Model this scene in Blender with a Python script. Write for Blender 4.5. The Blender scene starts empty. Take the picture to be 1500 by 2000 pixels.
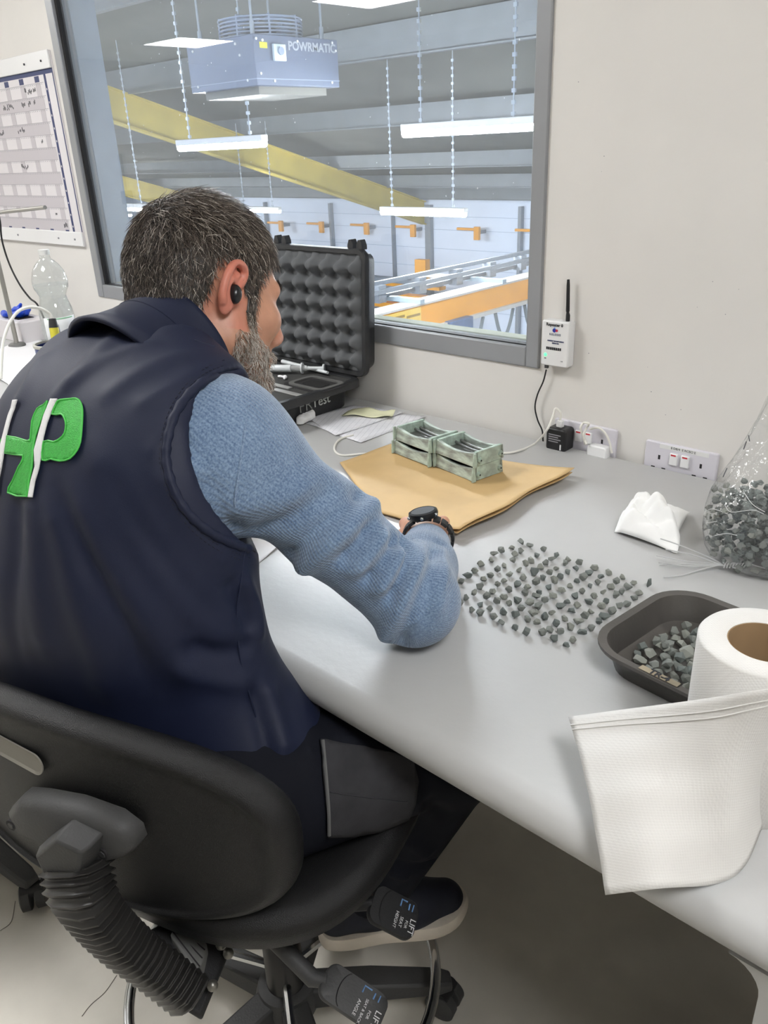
import bpy, bmesh, math, random
import numpy as np
from mathutils import Vector, Matrix
from mathutils.bvhtree import BVHTree

# ------------------------------------------------------------------ camera
H = 1.36            # eye height
D = 1.467           # distance of the window wall
DZ = 0.755          # desk top
F = 1569.93         # focal length in pixels of a 1500 x 2000 frame
RM = np.array([[0.73491521, 0.25325322, -0.62909653],
               [0.67692704, -0.32984025, 0.65800851],
               [-0.04085858, -0.90943291, -0.41383857]])
EYE = np.array([0, 0, H])
scene = bpy.context.scene
cam_d = bpy.data.cameras.new('camera')
cam = bpy.data.objects.new('camera', cam_d)
scene.collection.objects.link(cam)
m = Matrix(((RM[0, 0], -RM[0, 1], -RM[0, 2], 0), (RM[1, 0], -RM[1, 1], -RM[1, 2], 0),
            (RM[2, 0], -RM[2, 1], -RM[2, 2], H), (0, 0, 0, 1)))
cam.matrix_world = m
cam_d.sensor_fit = 'VERTICAL'
cam_d.sensor_height = 36
cam_d.lens = F / 2000 * 36
cam_d.clip_start = 0.02
cam_d.clip_end = 200
scene.camera = cam
vs = scene.view_settings
vs.view_transform = 'Standard'
vs.look = 'None'
vs.gamma = 1
vs.use_curve_mapping = False
vs.exposure = 0.0
PANEL = 27.0        # emission of the office ceiling panels
BATTEN = 520.0       # emission of the hall's light battens

world = bpy.data.worlds.new('world')
scene.world = world
world.use_nodes = True
world.node_tree.nodes['Background'].inputs[0].default_value = (0.75, 0.85, 1, 1)
world.node_tree.nodes['Background'].inputs[1].default_value = 0.3

# ------------------------------------------------------------------ helpers
col = scene.collection
V3 = lambda *a: np.array(a, float)
def unit(v):
    v = np.asarray(v, float); return v / np.linalg.norm(v)
def ray(px, py):
    return RM @ unit([px - 750, py - 1000, F])
def PT(px, py, t): return EYE + ray(px, py) * t
def PZ(px, py, z): r = ray(px, py); return EYE + r * ((z - H) / r[2])
def PY(px, py, y): r = ray(px, py); return EYE + r * (y / r[1])
def PX(px, py, x): r = ray(px, py); return EYE + r * (x / r[0])
def along(p, axis, px, py):
    """point on the line p + s*axis nearest to the sight line of a pixel"""
    r = ray(px, py); a = unit(axis); w = np.asarray(p) - EYE
    n = np.cross(a, r); n2 = np.cross(r, n)
    s = -(w @ n2) / (a @ n2)
    return np.asarray(p) + a * s

def lin(c):
    if isinstance(c, str):
        c = [int(c[i:i + 2], 16) for i in (0, 2, 4)]
    c = [x / 255 for x in c[:3]]
    return tuple(x / 12.92 if x <= .04045 else ((x + .055) / 1.055) ** 2.4 for x in c) + (1,)

MATS = {}
def mat(name, c, rough=.5, metal=0, var=0, vscale=20, bump=0, bscale=200, emit=None, estr=0, spec=.5, c2=None,
        detail=4, stretch=(1, 1, 1), alpha=None, coat=0, trans=0, sheen=0, vlo=.35, vhi=.65):
    if name in MATS: return MATS[name]
    mt = bpy.data.materials.new(name); mt.use_nodes = True
    nt = mt.node_tree; b = nt.nodes['Principled BSDF']
    L = nt.links.new
    c = lin(c)
    b.inputs['Base Color'].default_value = c
    b.inputs['Roughness'].default_value = rough
    b.inputs['Metallic'].default_value = metal
    b.inputs['Specular IOR Level'].default_value = spec
    b.inputs['Coat Weight'].default_value = coat
    b.inputs['Transmission Weight'].default_value = trans
    b.inputs['Sheen Weight'].default_value = sheen
    if alpha is not None: b.inputs['Alpha'].default_value = alpha
    if emit is not None:
        b.inputs['Emission Color'].default_value = lin(emit); b.inputs['Emission Strength'].default_value = estr
    if var or bump:
        tc = nt.nodes.new('ShaderNodeTexCoord'); mp = nt.nodes.new('ShaderNodeMapping')
        mp.inputs['Scale'].default_value = stretch
        L(tc.outputs['Object'], mp.inputs['Vector'])
    if var or c2:
        n = nt.nodes.new('ShaderNodeTexNoise'); n.inputs['Scale'].default_value = vscale; n.inputs['Detail'].default_value = detail
        if not (var or bump): tc = nt.nodes.new('ShaderNodeTexCoord'); mp = nt.nodes.new('ShaderNodeMapping'); L(tc.outputs['Object'], mp.inputs['Vector'])
        L(mp.outputs[0], n.inputs['Vector'])
        r = nt.nodes.new('ShaderNodeValToRGB')
        r.color_ramp.elements[0].position = vlo; r.color_ramp.elements[1].position = vhi
        lo = [x * (1 - var) for x in c[:3]] + [1]; hi = [min(1, x * (1 + var)) for x in c[:3]] + [1]
        if c2: hi = lin(c2)
        r.color_ramp.elements[0].color = lo; r.color_ramp.elements[1].color = hi
        L(n.outputs[0], r.inputs[0]); L(r.outputs[0], b.inputs['Base Color'])
    if bump:
        n2 = nt.nodes.new('ShaderNodeTexNoise'); n2.inputs['Scale'].default_value = bscale; n2.inputs['Detail'].default_value = 3
        L(mp.outputs[0], n2.inputs['Vector'])
        bp = nt.nodes.new('ShaderNodeBump'); bp.inputs['Strength'].default_value = bump; bp.inputs['Distance'].default_value = .002
        L(n2.outputs[0], bp.inputs['Height']); L(bp.outputs[0], b.inputs['Normal'])
    MATS[name] = mt
    return mt

def thin_clear(name, tint=(1, 1, 1), f0=.05, rough=.02, haze=0, hazecol=(230, 232, 232), bump=0):
    """thin clear sheet: see-through, with a reflection that grows towards grazing"""
    if name in MATS: return MATS[name]
    mt = bpy.data.materials.new(name); mt.use_nodes = True
    nt = mt.node_tree; nt.nodes.clear(); L = nt.links.new; N = nt.nodes.new
    out = N('ShaderNodeOutputMaterial'); tr = N('ShaderNodeBsdfTransparent'); gl = N('ShaderNodeBsdfGlossy'); mx = N('ShaderNodeMixShader')
    tr.inputs[0].default_value = (*tint, 1); gl.inputs['Roughness'].default_value = rough
    lw = N('ShaderNodeLayerWeight'); lw.inputs[0].default_value = .5
    pw = N('ShaderNodeMath'); pw.operation = 'POWER'; pw.inputs[1].default_value = 4.0
    mu = N('ShaderNodeMath'); mu.operation = 'MULTIPLY_ADD'; mu.inputs[1].default_value = .9; mu.inputs[2].default_value = f0
    L(lw.outputs['Facing'], pw.inputs[0]); L(pw.outputs[0], mu.inputs[0]); L(mu.outputs[0], mx.inputs[0])
    if bump:
        tc = N('ShaderNodeTexCoord'); nz_ = N('ShaderNodeTexNoise'); nz_.inputs['Scale'].default_value = 55; nz_.inputs['Detail'].default_value = 2; bp = N('ShaderNodeBump'); bp.inputs['Strength'].default_value = bump; bp.inputs['Distance'].default_value = .01
        L(tc.outputs['Object'], nz_.inputs[0]); L(nz_.outputs[0], bp.inputs['Height']); L(bp.outputs[0], gl.inputs['Normal']); L(bp.outputs[0], lw.inputs['Normal'])
    src = tr
    if haze:
        df = N('ShaderNodeBsdfDiffuse'); df.inputs[0].default_value = lin(hazecol)
        m2 = N('ShaderNodeMixShader'); m2.inputs[0].default_value = haze
        L(tr.outputs[0], m2.inputs[1]); L(df.outputs[0], m2.inputs[2]); src = m2
    L(src.outputs[0], mx.inputs[1]); L(gl.outputs[0], mx.inputs[2]); L(mx.outputs[0], out.inputs[0])
    MATS[name] = mt
    return mt

# ---- objects
def tagk(o, label=None, cat=None, group=None, kind=None):
    if label: o['label'] = label
    if cat: o['category'] = cat
    if group: o['group'] = group
    if kind: o['kind'] = kind
    return o
def empty(name, loc, label, cat, group=None, rz=0):
    o = bpy.data.objects.new(name, None); col.objects.link(o); o.location = loc; o.rotation_euler = (0, 0, rz)
    o.empty_display_size = .02
    return tagk(o, label, cat, group)
def mesh_obj(name, me, m, parent=None, local=False):
    o = bpy.data.objects.new(name, me); col.objects.link(o)
    if m is not None:
        for q in (m if isinstance(m, (list, tuple)) else [m]): me.materials.append(q)
    if parent is not None:
        o.parent = parent
        if not local: o.matrix_parent_inverse = parent.matrix_basis.inverted()
    return o

class MB:
    def __init__(s): s.v = []; s.f = []; s.mi = []
    def add(s, vs, fs, mi=0):
        k = len(s.v); s.v += [tuple(map(float, p)) for p in vs]; s.f += [tuple(i + k for i in f) for f in fs]; s.mi += [mi] * len(fs)
        return s
    def box(s, lo, hi, mi=0, M=None):
        x0, y0, z0 = lo; x1, y1, z1 = hi
        vs = [(x0, y0, z0), (x1, y0, z0), (x1, y1, z0), (x0, y1, z0), (x0, y0, z1), (x1, y0, z1), (x1, y1, z1), (x0, y1, z1)]
        if M is not None: vs = [tuple(M @ Vector(p)) for p in vs]
        return s.add(vs, [(0, 3, 2, 1), (4, 5, 6, 7), (0, 1, 5, 4), (1, 2, 6, 5), (2, 3, 7, 6), (3, 0, 4, 7)], mi)
    def rings(s, rs, closed=True, cap=True, mi=0):
        n = len(rs[0]); k = len(s.v)
        for r in rs: s.v += [tuple(map(float, p)) for p in r]
        fs = []
        for i in range(len(rs) - 1):
            for j in range(n if closed else n - 1):
                a = k + i * n + j; b = k + i * n + (j + 1) % n
                fs.append((a, b, b + n, a + n))
        if cap and closed:
            fs.append(tuple(k + j for j in reversed(range(n)))); fs.append(tuple(k + (len(rs) - 1) * n + j for j in range(n)))
        s.f += fs; s.mi += [mi] * len(fs)
        return s
    def tube(s, pts, r, n=10, cap=True, mi=0, up=None, sx=1.0):
        pts = [np.asarray(p, float) for p in pts]; m_ = len(pts)
        rr = r if hasattr(r, '__len__') else [r] * m_
        T = []
        for i in range(m_):
            T.append(unit(pts[min(i + 1, m_ - 1)] - pts[max(i - 1, 0)]))
        a = np.array(up if up is not None else ((0, 0, 1) if abs(T[0][2]) < .9 else (1, 0, 0)), float)
        x = unit(a - T[0] * (a @ T[0])); rs = []
        for i in range(m_):
            x = unit(x - T[i] * (x @ T[i])); y = np.cross(T[i], x)
            rs.append([pts[i] + rr[i] * (x * math.cos(q) * sx + y * math.sin(q)) for q in [2 * math.pi * j / n for j in range(n)]])
        return s.rings(rs, True, cap, mi)
    def cyl(s, p, q, r, r2=None, n=20, mi=0): return s.tube([p, q], [r, r if r2 is None else r2], n, True, mi)
    def lathe(s, prof, c=(0, 0, 0), n=32, M=None, cap=False, mi=0):
        rs = []
        for (r, z) in prof:
            ring = [(c[0] + r * math.cos(2 * math.pi * j / n), c[1] + r * math.sin(2 * math.pi * j / n), c[2] + z) for j in range(n)]
            if M is not None: ring = [tuple(M @ Vector(p)) for p in ring]
            rs.append(ring)
        return s.rings(rs, True, cap, mi)
    def prism(s, poly, o, ux, uy, uz, mi=0):
        """polygon in the plane o + a*ux + b*uy, swept along uz"""
        o, ux, uy, uz = map(lambda q: np.asarray(q, float), (o, ux, uy, uz))
        a = [o + p[0] * ux + p[1] * uy for p in poly]; b = [p + uz for p in a]
        return s.rings([a, b], True, True, mi)
    def grid(s, G, mi=0, closed_u=False):
        """G: array (n,m,3)"""
        n, m_ = len(G), len(G[0]); k = len(s.v)
        for r in G: s.v += [tuple(map(float, p)) for p in r]
        fs = []
        for i in range(n - 1 if not closed_u else n):
            for j in range(m_ - 1):
                a = k + i * m_ + j; b = k + ((i + 1) % n) * m_ + j
                fs.append((a, b, b + 1, a + 1))
        s.f += fs; s.mi += [mi] * len(fs); return s
    def sphere(s, c, r, n=16, m_=10, mi=0, M=None):
        r = r if hasattr(r, '__len__') else (r, r, r)
        rs = []
        for i in range(m_ + 1):
            a = -math.pi / 2 + math.pi * max(.02, min(m_ - .02, i)) / m_
            ring = [(r[0] * math.cos(a) * math.cos(2 * math.pi * j / n), r[1] * math.cos(a) * math.sin(2 * math.pi * j / n), r[2] * math.sin(a)) for j in range(n)]
            if M is not None: ring = [tuple(M @ Vector(p)) for p in ring]
            rs.append([(p[0] + c[0], p[1] + c[1], p[2] + c[2]) for p in ring])
        return s.rings(rs, True, True, mi)
    def mesh(s, name, smooth=None, recalc=True):
        me = bpy.data.meshes.new(name); me.from_pydata(s.v, [], s.f)
        if any(s.mi): me.polygons.foreach_set('material_index', s.mi)
        if recalc:
            bm = bmesh.new(); bm.from_mesh(me); bmesh.ops.recalc_face_normals(bm, faces=bm.faces); bm.to_mesh(me); bm.free()
        if smooth is not None:
            me.polygons.foreach_set('use_smooth', [True] * len(me.polygons))
            if smooth < 170: me.set_sharp_from_angle(angle=math.radians(smooth))
        me.update()
        return me
    def build(s, name, m, parent=None, smooth=40, bevel=0, seg=2, local=False, solid=0, sub=0, recalc=True):
        me = s.mesh(name, smooth, recalc)
        o = mesh_obj(name, me, m, parent, local)
        if solid:
            q = o.modifiers.new('t', 'SOLIDIFY'); q.thickness = solid; q.offset = 0
        if bevel:
            q = o.modifiers.new('b', 'BEVEL'); q.width = bevel; q.segments = seg; q.limit_method = 'ANGLE'; q.angle_limit = math.radians(35); q.harden_normals = False
        if sub:
            q = o.modifiers.new('s', 'SUBSURF'); q.levels = sub; q.render_levels = sub
        return o

def smooth_path(pts, n=8):
    """Catmull-Rom through the points"""
    p = [np.asarray(q, float) for q in pts]; p = [2 * p[0] - p[1]] + p + [2 * p[-1] - p[-2]]
    out = []
    for i in range(1, len(p) - 2):
        for j in range(n):
            t = j / n
            out.append(.5 * ((2 * p[i]) + (-p[i - 1] + p[i + 1]) * t + (2 * p[i - 1] - 5 * p[i] + 4 * p[i + 1] - p[i + 2]) * t * t + (-p[i - 1] + 3 * p[i] - 3 * p[i + 1] + p[i + 2]) * t ** 3))
    out.append(p[-2]); return out
def rrect(w, h, r, n=6, cx=0, cy=0):
    out = []
    for (sx, sy, a0) in ((1, 1, 0), (-1, 1, 90), (-1, -1, 180), (1, -1, 270)):
        for i in range(n + 1):
            a = math.radians(a0 + 90 * i / n)
            out.append((cx + sx * (w / 2 - r) + r * math.cos(a), cy + sy * (h / 2 - r) + r * math.sin(a)))
    return out
def text_mesh(txt, size, bold=0.0, extrude=.0003, align='CENTER', spacing=1.0):
    cu = bpy.data.curves.new('txt', 'FONT'); cu.body = txt; cu.size = size; cu.extrude = extrude; cu.align_x = align; cu.align_y = 'CENTER'
    cu.offset = bold; cu.resolution_u = 3; cu.space_character = spacing
    o = bpy.data.objects.new('txt', cu); col.objects.link(o)
    dg = bpy.context.evaluated_depsgraph_get(); dg.update()
    me = bpy.data.meshes.new_from_object(o.evaluated_get(dg))
    bpy.data.objects.remove(o); bpy.data.curves.remove(cu)
    return me
def text(name, txt, size, o, ux, uy, m, parent, bold=0.0, extrude=.0003, align='CENTER', spacing=1.0, local=False):
    me = text_mesh(txt, size, bold, extrude, align, spacing)
    ux = unit(ux); uy = unit(uy); uz = np.cross(ux, uy)
    M = Matrix(((ux[0], uy[0], uz[0], o[0]), (ux[1], uy[1], uz[1], o[1]), (ux[2], uy[2], uz[2], o[2]), (0, 0, 0, 1)))
    me.transform(M)
    return mesh_obj(name, me, m, parent, local)

# ---- signed-distance modelling on a grid, meshed with surface nets
class Field:
    def __init__(s, lo, hi, h):
        s.lo = np.array(lo, float); s.h = h
        s.n = np.ceil((np.array(hi) - s.lo) / h).astype(int) + 1
        s.V = np.full(tuple(s.n), .5, np.float32)
    def block(s, lo, hi):
        a = np.clip(np.floor((np.array(lo) - s.lo) / s.h).astype(int), 0, s.n); b = np.clip(np.ceil((np.array(hi) - s.lo) / s.h).astype(int) + 1, 0, s.n)
        sl = tuple(slice(i, j) for i, j in zip(a, b))
        ax = [(s.lo[i] + s.h * np.arange(a[i], b[i])).astype(np.float32) for i in range(3)]
        return sl, np.meshgrid(*ax, indexing='ij')
    def put(s, fn, lo, hi, k=.01, cut=False):
        sl, (x, y, z) = s.block(np.array(lo) - k - 2 * s.h, np.array(hi) + k + 2 * s.h)
        if 0 in x.shape: return s
        d = fn(x, y, z).astype(np.float32); a = s.V[sl]
        if cut: a = -a
        else: pass
        if cut:
            hh = np.maximum(k - np.abs(a - d), 0) / k; s.V[sl] = -(np.minimum(a, d) - hh * hh * k * .25)
        else:
            hh = np.maximum(k - np.abs(a - d), 0) / k; s.V[sl] = np.minimum(a, d) - hh * hh * k * .25
        return s
    def cone(s, p, q, r1, r2=None, k=.01, cut=False, flat=None):
        """tapered capsule; flat=(axis, factor) squeezes it along a direction"""
        p = np.asarray(p, float); q = np.asarray(q, float); r2 = r1 if r2 is None else r2
        d = q - p; L2 = float(d @ d) + 1e-12; R_ = max(r1, r2)
        def fn(x, y, z):
            t = np.clip(((x - p[0]) * d[0] + (y - p[1]) * d[1] + (z - p[2]) * d[2]) / L2, 0, 1)
            ex, ey, ez = x - p[0] - t * d[0], y - p[1] - t * d[1], z - p[2] - t * d[2]
            if flat is not None:
                ax, fc = unit(flat[0]), flat[1]
                w = ex * ax[0] + ey * ax[1] + ez * ax[2]; w = w * (1 / fc - 1)
                ex, ey, ez = ex + w * ax[0], ey + w * ax[1], ez + w * ax[2]
            r = r1 + t * (r2 - r1)
            l = np.sqrt(ex * ex + ey * ey + ez * ez)
            return (l - r) * (1 if flat is None else min(1, flat[1] ** .5))
        return s.put(fn, np.minimum(p, q) - R_, np.maximum(p, q) + R_, k, cut)
    def ell(s, c, r, A=None, k=.01, cut=False):
        """ellipsoid; A rows are its axes"""
        c = np.asarray(c, float); r = np.asarray(r, float); A = np.eye(3) if A is None else np.asarray(A)
        R_ = float(r.max())
        def fn(x, y, z):
            dx, dy, dz = x - c[0], y - c[1], z - c[2]
            k0 = 0; k1 = 0
            for i in range(3):
                u = dx * A[i, 0] + dy * A[i, 1] + dz * A[i, 2]
                k0 = k0 + (u / r[i]) ** 2; k1 = k1 + (u / r[i] ** 2) ** 2
            k0 = np.sqrt(k0); k1 = np.sqrt(k1) + 1e-9
            return np.where(k0 < .2, -r.min() * (1 - k0), k0 * (k0 - 1) / k1)
        return s.put(fn, c - R_, c + R_, k, cut)
    def mesh(s):
        V = s.V; S = V < 0
        n = s.n - 1
        cnt = np.zeros(tuple(n), np.uint8)
        offs = [(i, j, k) for i in (0, 1) for j in (0, 1) for k in (0, 1)]
        for o in offs: cnt += S[o[0]:o[0] + n[0], o[1]:o[1] + n[1], o[2]:o[2] + n[2]]
        act = (cnt > 0) & (cnt < 8)
        idx = np.full(tuple(n), -1, np.int64); I = np.argwhere(act); idx[act] = np.arange(len(I))
        val = {o: V[I[:, 0] + o[0], I[:, 1] + o[1], I[:, 2] + o[2]] for o in offs}
        acc = np.zeros((len(I), 3)); num = np.zeros(len(I))
        for a in offs:
            for ax in range(3):
                if a[ax]: continue
                b = list(a); b[ax] = 1; b = tuple(b)
                va, vb = val[a], val[b]; c = (va < 0) != (vb < 0)
                t = np.where(c, va / np.where(c, va - vb, 1), 0)
                p = np.zeros((len(I), 3)); p[:] = a; p[:, ax] += t
                acc += p * c[:, None]; num += c
        P = s.lo + s.h * (I + acc / num[:, None])
        Fs = []
        for ax in range(3):
            u, w = (ax + 1) % 3, (ax + 2) % 3
            A = np.take(S, range(0, s.n[ax] - 1), axis=ax); B = np.take(S, range(1, s.n[ax]), axis=ax)
            E = np.argwhere(A != B)
            ok = (E[:, u] > 0) & (E[:, w] > 0) & (E[:, u] < n[u]) & (E[:, w] < n[w]); E = E[ok]
            def cell(du, dw):
                q = E.copy(); q[:, u] -= du; q[:, w] -= dw
                return idx[q[:, 0], q[:, 1], q[:, 2]]
            Q = np.stack([cell(1, 1), cell(0, 1), cell(0, 0), cell(1, 0)], 1)
            flip = ~A[E[:, 0], E[:, 1], E[:, 2]]
            Q[flip] = Q[flip][:, ::-1]
            Fs.append(Q)
        return P, np.concatenate(Fs)

def np_normals(P, Q):
    n = np.cross(P[Q[:, 2]] - P[Q[:, 0]], P[Q[:, 3]] - P[Q[:, 1]])
    N = np.zeros_like(P)
    for i in range(4): np.add.at(N, Q[:, i], n)
    return N / (np.linalg.norm(N, axis=1, keepdims=True) + 1e-12)
def np_relax(P, Q, it=2, w=.5):
    for _ in range(it):
        A = np.zeros_like(P); c = np.zeros(len(P))
        for i in range(4):
            for j in (1, 3):
                np.add.at(A, Q[:, i], P[Q[:, (i + j) % 4]]); np.add.at(c, Q[:, i], 1)
        P = P * (1 - w) + w * A / c[:, None]
    return P
def np_mesh(name, P, Q, smooth=True):
    me = bpy.data.meshes.new(name)
    Q = np.asarray(Q); k = Q.shape[1]
    me.vertices.add(len(P)); me.vertices.foreach_set('co', np.asarray(P, np.float32).ravel())
    me.loops.add(Q.size); me.loops.foreach_set('vertex_index', Q.ravel().astype(np.int32))
    me.polygons.add(len(Q)); me.polygons.foreach_set('loop_start', (np.arange(len(Q)) * k).astype(np.int32))
    me.polygons.foreach_set('use_smooth', np.full(len(Q), smooth))
    me.update(calc_edges=True); me.validate()
    return me
def seg_dist(P, pts):
    """distance of points to a polyline, with the arc parameter 0..1 of the nearest spot"""
    best = np.full(len(P), 9.); par = np.zeros(len(P)); m_ = len(pts) - 1
    for i in range(m_):
        a, b = np.asarray(pts[i]), np.asarray(pts[i + 1]); d = b - a
        t = np.clip(((P - a) @ d) / (d @ d + 1e-12), 0, 1)
        l = np.linalg.norm(P - a - t[:, None] * d, axis=1)
        k = l < best; best[k] = l[k]; par[k] = (i + t[k]) / m_
    return best, par
# ------------------------------------------------------------------ the office shell
m_wall = mat('painted_wall', (222, 219, 214), .6, var=.03, vscale=3, bump=.15, bscale=60)
m_ceil = mat('ceiling_tile', (232, 232, 228), .8, var=.02, bump=.2, bscale=150)
m_floor = mat('concrete_floor', (198, 193, 182), .45, var=.22, vscale=2.2, bump=.25, bscale=40, detail=9)
m_frame = mat('window_metal', (150, 152, 155), .35, metal=.25, var=.03, vscale=6)
m_gasket = mat('black_rubber', (22, 22, 24), .6)
m_desk = mat('grey_desk_paint', (178, 178, 177), .4, var=.03, vscale=5, bump=.12, bscale=90, coat=.0)
m_white = mat('white_plastic', (232, 232, 232), .35)
m_panel = mat('led_panel', (255, 255, 255), .5, emit=(252, 252, 253), estr=PANEL)
m_trimw = mat('white_metal', (235, 235, 235), .4)

WX0, WX1, WZ0, WZ1 = -2.767, -.92, .911, 2.12
GX0, GX1, GZ0 = -2.712, -.954, .955
RX0, RX1, RY0, CZ = -9.6, 2.6, -4.6, 2.4
WT = .075
w = MB()
for lo, hi in (((RX0, D, 0), (WX0, D + WT, CZ)), ((WX1, D, 0), (RX1, D + WT, CZ)), ((WX0, D, 0), (WX1, D + WT, WZ0)), ((WX0, D, WZ1), (WX1, D + WT, CZ))):
    w.box(lo, hi)
tagk(w.build('wall_back', m_wall, smooth=None), kind='structure')
tagk(MB().box((RX0 - .1, RY0, 0), (RX0, D, CZ)).build('wall_left', m_wall, smooth=None), kind='structure')
tagk(MB().box((RX1, RY0, 0), (RX1 + .1, D, CZ)).build('wall_right', m_wall, smooth=None), kind='structure')
tagk(MB().box((RX0, RY0 - .1, 0), (RX1, RY0, CZ)).build('wall_front', m_wall, smooth=None), kind='structure')
tagk(MB().box((RX0 - .1, RY0 - .1, -.12), (RX1 + .1, D + WT, 0)).build('floor', m_floor, smooth=None), kind='structure')
tagk(MB().box((RX0 - .1, RY0 - .1, CZ), (RX1 + .1, D + WT, CZ + .1)).build('ceiling', m_ceil, smooth=None), kind='structure')

# cracks in the concrete: thin dark filled grooves
m_crack = mat('crack_dirt', (110, 104, 96), .9)
for pts in ([(160, 1985), (178, 1962), (205, 1938), (228, 1905)], [(0, 1818), (22, 1800), (30, 1760)]):
    c = MB(); c.tube(smooth_path([PZ(x, y, .0004) for x, y in pts], 5), .0007, 5)
    tagk(c.build('floor_crack', m_crack), kind='structure')

# window
win = tagk(bpy.data.objects.new('window_1', None), kind='structure'); col.objects.link(win); win.location = ((WX0 + WX1) / 2, D, WZ0)
Y0, Y1 = D - .006, D + .05
f = MB()
f.box((WX0, Y0, WZ0), (WX0 + .040, Y1, WZ1)); f.build('frame_stile', m_frame, win, bevel=.003)
MB().box((WX1 - .034, Y0, WZ0), (WX1, Y1, WZ1)).build('frame_stile', m_frame, win, bevel=.003)
MB().box((WX0 + .04, Y0 + .0005, WZ0), (WX1 - .034, Y1, WZ0 + .044)).build('frame_rail', m_frame, win, bevel=.003)
MB().box((WX0 + .04, Y0 + .0005, WZ1 - .05), (WX1 - .034, Y1, WZ1)).build('frame_rail', m_frame, win, bevel=.003)
g = MB(); g.box((WX0 + .040, Y0 + .012, WZ0 + .044), (WX0 + .053, Y0 + .03, WZ1 - .05)); g.build('gasket', m_gasket, win)
MB().box((WX0 + .053, Y0 + .012, WZ0 + .044), (WX1 - .034, Y0 + .03, WZ0 + .0465)).build('gasket', m_gasket, win)
MB().box((WX1 - .036, Y0 + .012, WZ0 + .0465), (WX1 - .034, Y0 + .03, WZ1 - .05)).build('gasket', m_gasket, win)
pane = MB().box((WX0 + .041, D + .018, WZ0 + .0445), (WX1 - .0345, D + .024, WZ1 - .051)).build('pane', thin_clear('window_glass', (.93, .96, .97), f0=.05, rough=0, haze=.08, hazecol=(225, 232, 240)), win, smooth=None)
m_sill = mat('dusty_sill', (168, 170, 152), .8, var=.1, vscale=12)
MB().box((WX0, Y1, WZ0 + .004), (WX1, D + .088, WZ0 + .046)).build('outer_sill', m_sill, win, bevel=.002)
MB().box((WX0 - .02, Y1 + .0, WZ0 + .046), (WX0 + .046, D + .14, WZ1)).build('outer_jamb', mat('jamb_grey', (150, 162, 176), .5, var=.05), win)
# specks of dirt and smears on the glass
rnd = random.Random(4)
m_speck = mat('glass_dirt', (205, 210, 214), .9)
sp = MB()
for i in range(150):
    x = rnd.uniform(-2.5, -1.0); z = rnd.uniform(1.05, 1.85); r = rnd.choice((.0006, .0008, .0011, .0018))
    q = [(x + r * rnd.uniform(.6, 1.2) * math.cos(a), D + .0176, z + r * 1.2 * math.sin(a)) for a in np.linspace(0, 6.28, 7)[:-1]]
    sp.add(q, [tuple(range(6))])
tagk(sp.build('dirt_specks', m_speck, win, smooth=None, recalc=False), kind='stuff')

# ceiling light panels, in rows of the ceiling grid
k = 0
lamp_spots = [(-7.76, -2.6), (-4.95, -2.32), (-7.76, .2), (-4.95, .2), (-2.15, .1), (.65, .1)]
plabel = ['farthest left of the back row', 'right one of the back row',
          'farthest left of the row by the window', 'second from left of the row by the window', 'above the seated person by the window', 'above the paper roll at the right']
for (x, y), lb in zip(lamp_spots, plabel):
    e = empty('ceiling_light', (x, y, CZ), 'square white LED ceiling panel, ' + lb, 'ceiling light', 'office ceiling panels')
    fr = MB()
    for lo, hi in (((x - .35, y - .35, CZ - .012), (x + .35, y - .33, CZ)), ((x - .35, y + .33, CZ - .012), (x + .35, y + .35, CZ)),
                   ((x - .35, y - .33, CZ - .012), (x - .33, y + .33, CZ)), ((x + .33, y - .33, CZ - .012), (x + .35, y + .33, CZ))): fr.box(lo, hi)
    fr.build('frame', m_trimw, e, smooth=None)
    MB().box((x - .33, y - .33, CZ - .009), (x + .33, y + .33, CZ - .001)).build('diffuser', m_panel, e, smooth=None)

# ------------------------------------------------------------------ the hall behind the glass
YF = 20.0; XR = -16.737; ZE = -.222; SL = -.29105
roofz = lambda y: ZE + SL * (y - YF)
HX0, HX1, HF = -42.0, 6.0, -4.2
m_roof = mat('roof_sheet', (108, 108, 104), .8, var=.08, vscale=1.5)
m_purlin = mat('galvanised', (120, 124, 128), .5, metal=.1, var=.06, vscale=3)
m_yellow = mat('yellow_steel', (190, 170, 76), .6, var=.07, vscale=2)
m_orange = mat('crane_orange', (231, 158, 38), .45, var=.07, vscale=2)
m_clad = mat('hall_cladding', (222, 231, 246), .6, var=.03, vscale=1)
m_greysteel = mat('grey_steel', (136, 142, 150), .5, metal=.2, var=.08)
m_hfloor = mat('hall_floor', (140, 142, 144), .5, var=.1)
Yh = D + WT
RO = .5
rf = MB().prism([(Yh, roofz(Yh) + RO), (YF, roofz(YF) + RO), (YF, roofz(YF) + RO + .15), (Yh, roofz(Yh) + RO + .15)], (HX0, 0, 0), (0, 1, 0), (0, 0, 1), (HX1 - HX0, 0, 0)).build('ceiling_hall', m_roof, smooth=None)
tagk(rf, kind='structure')
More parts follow.
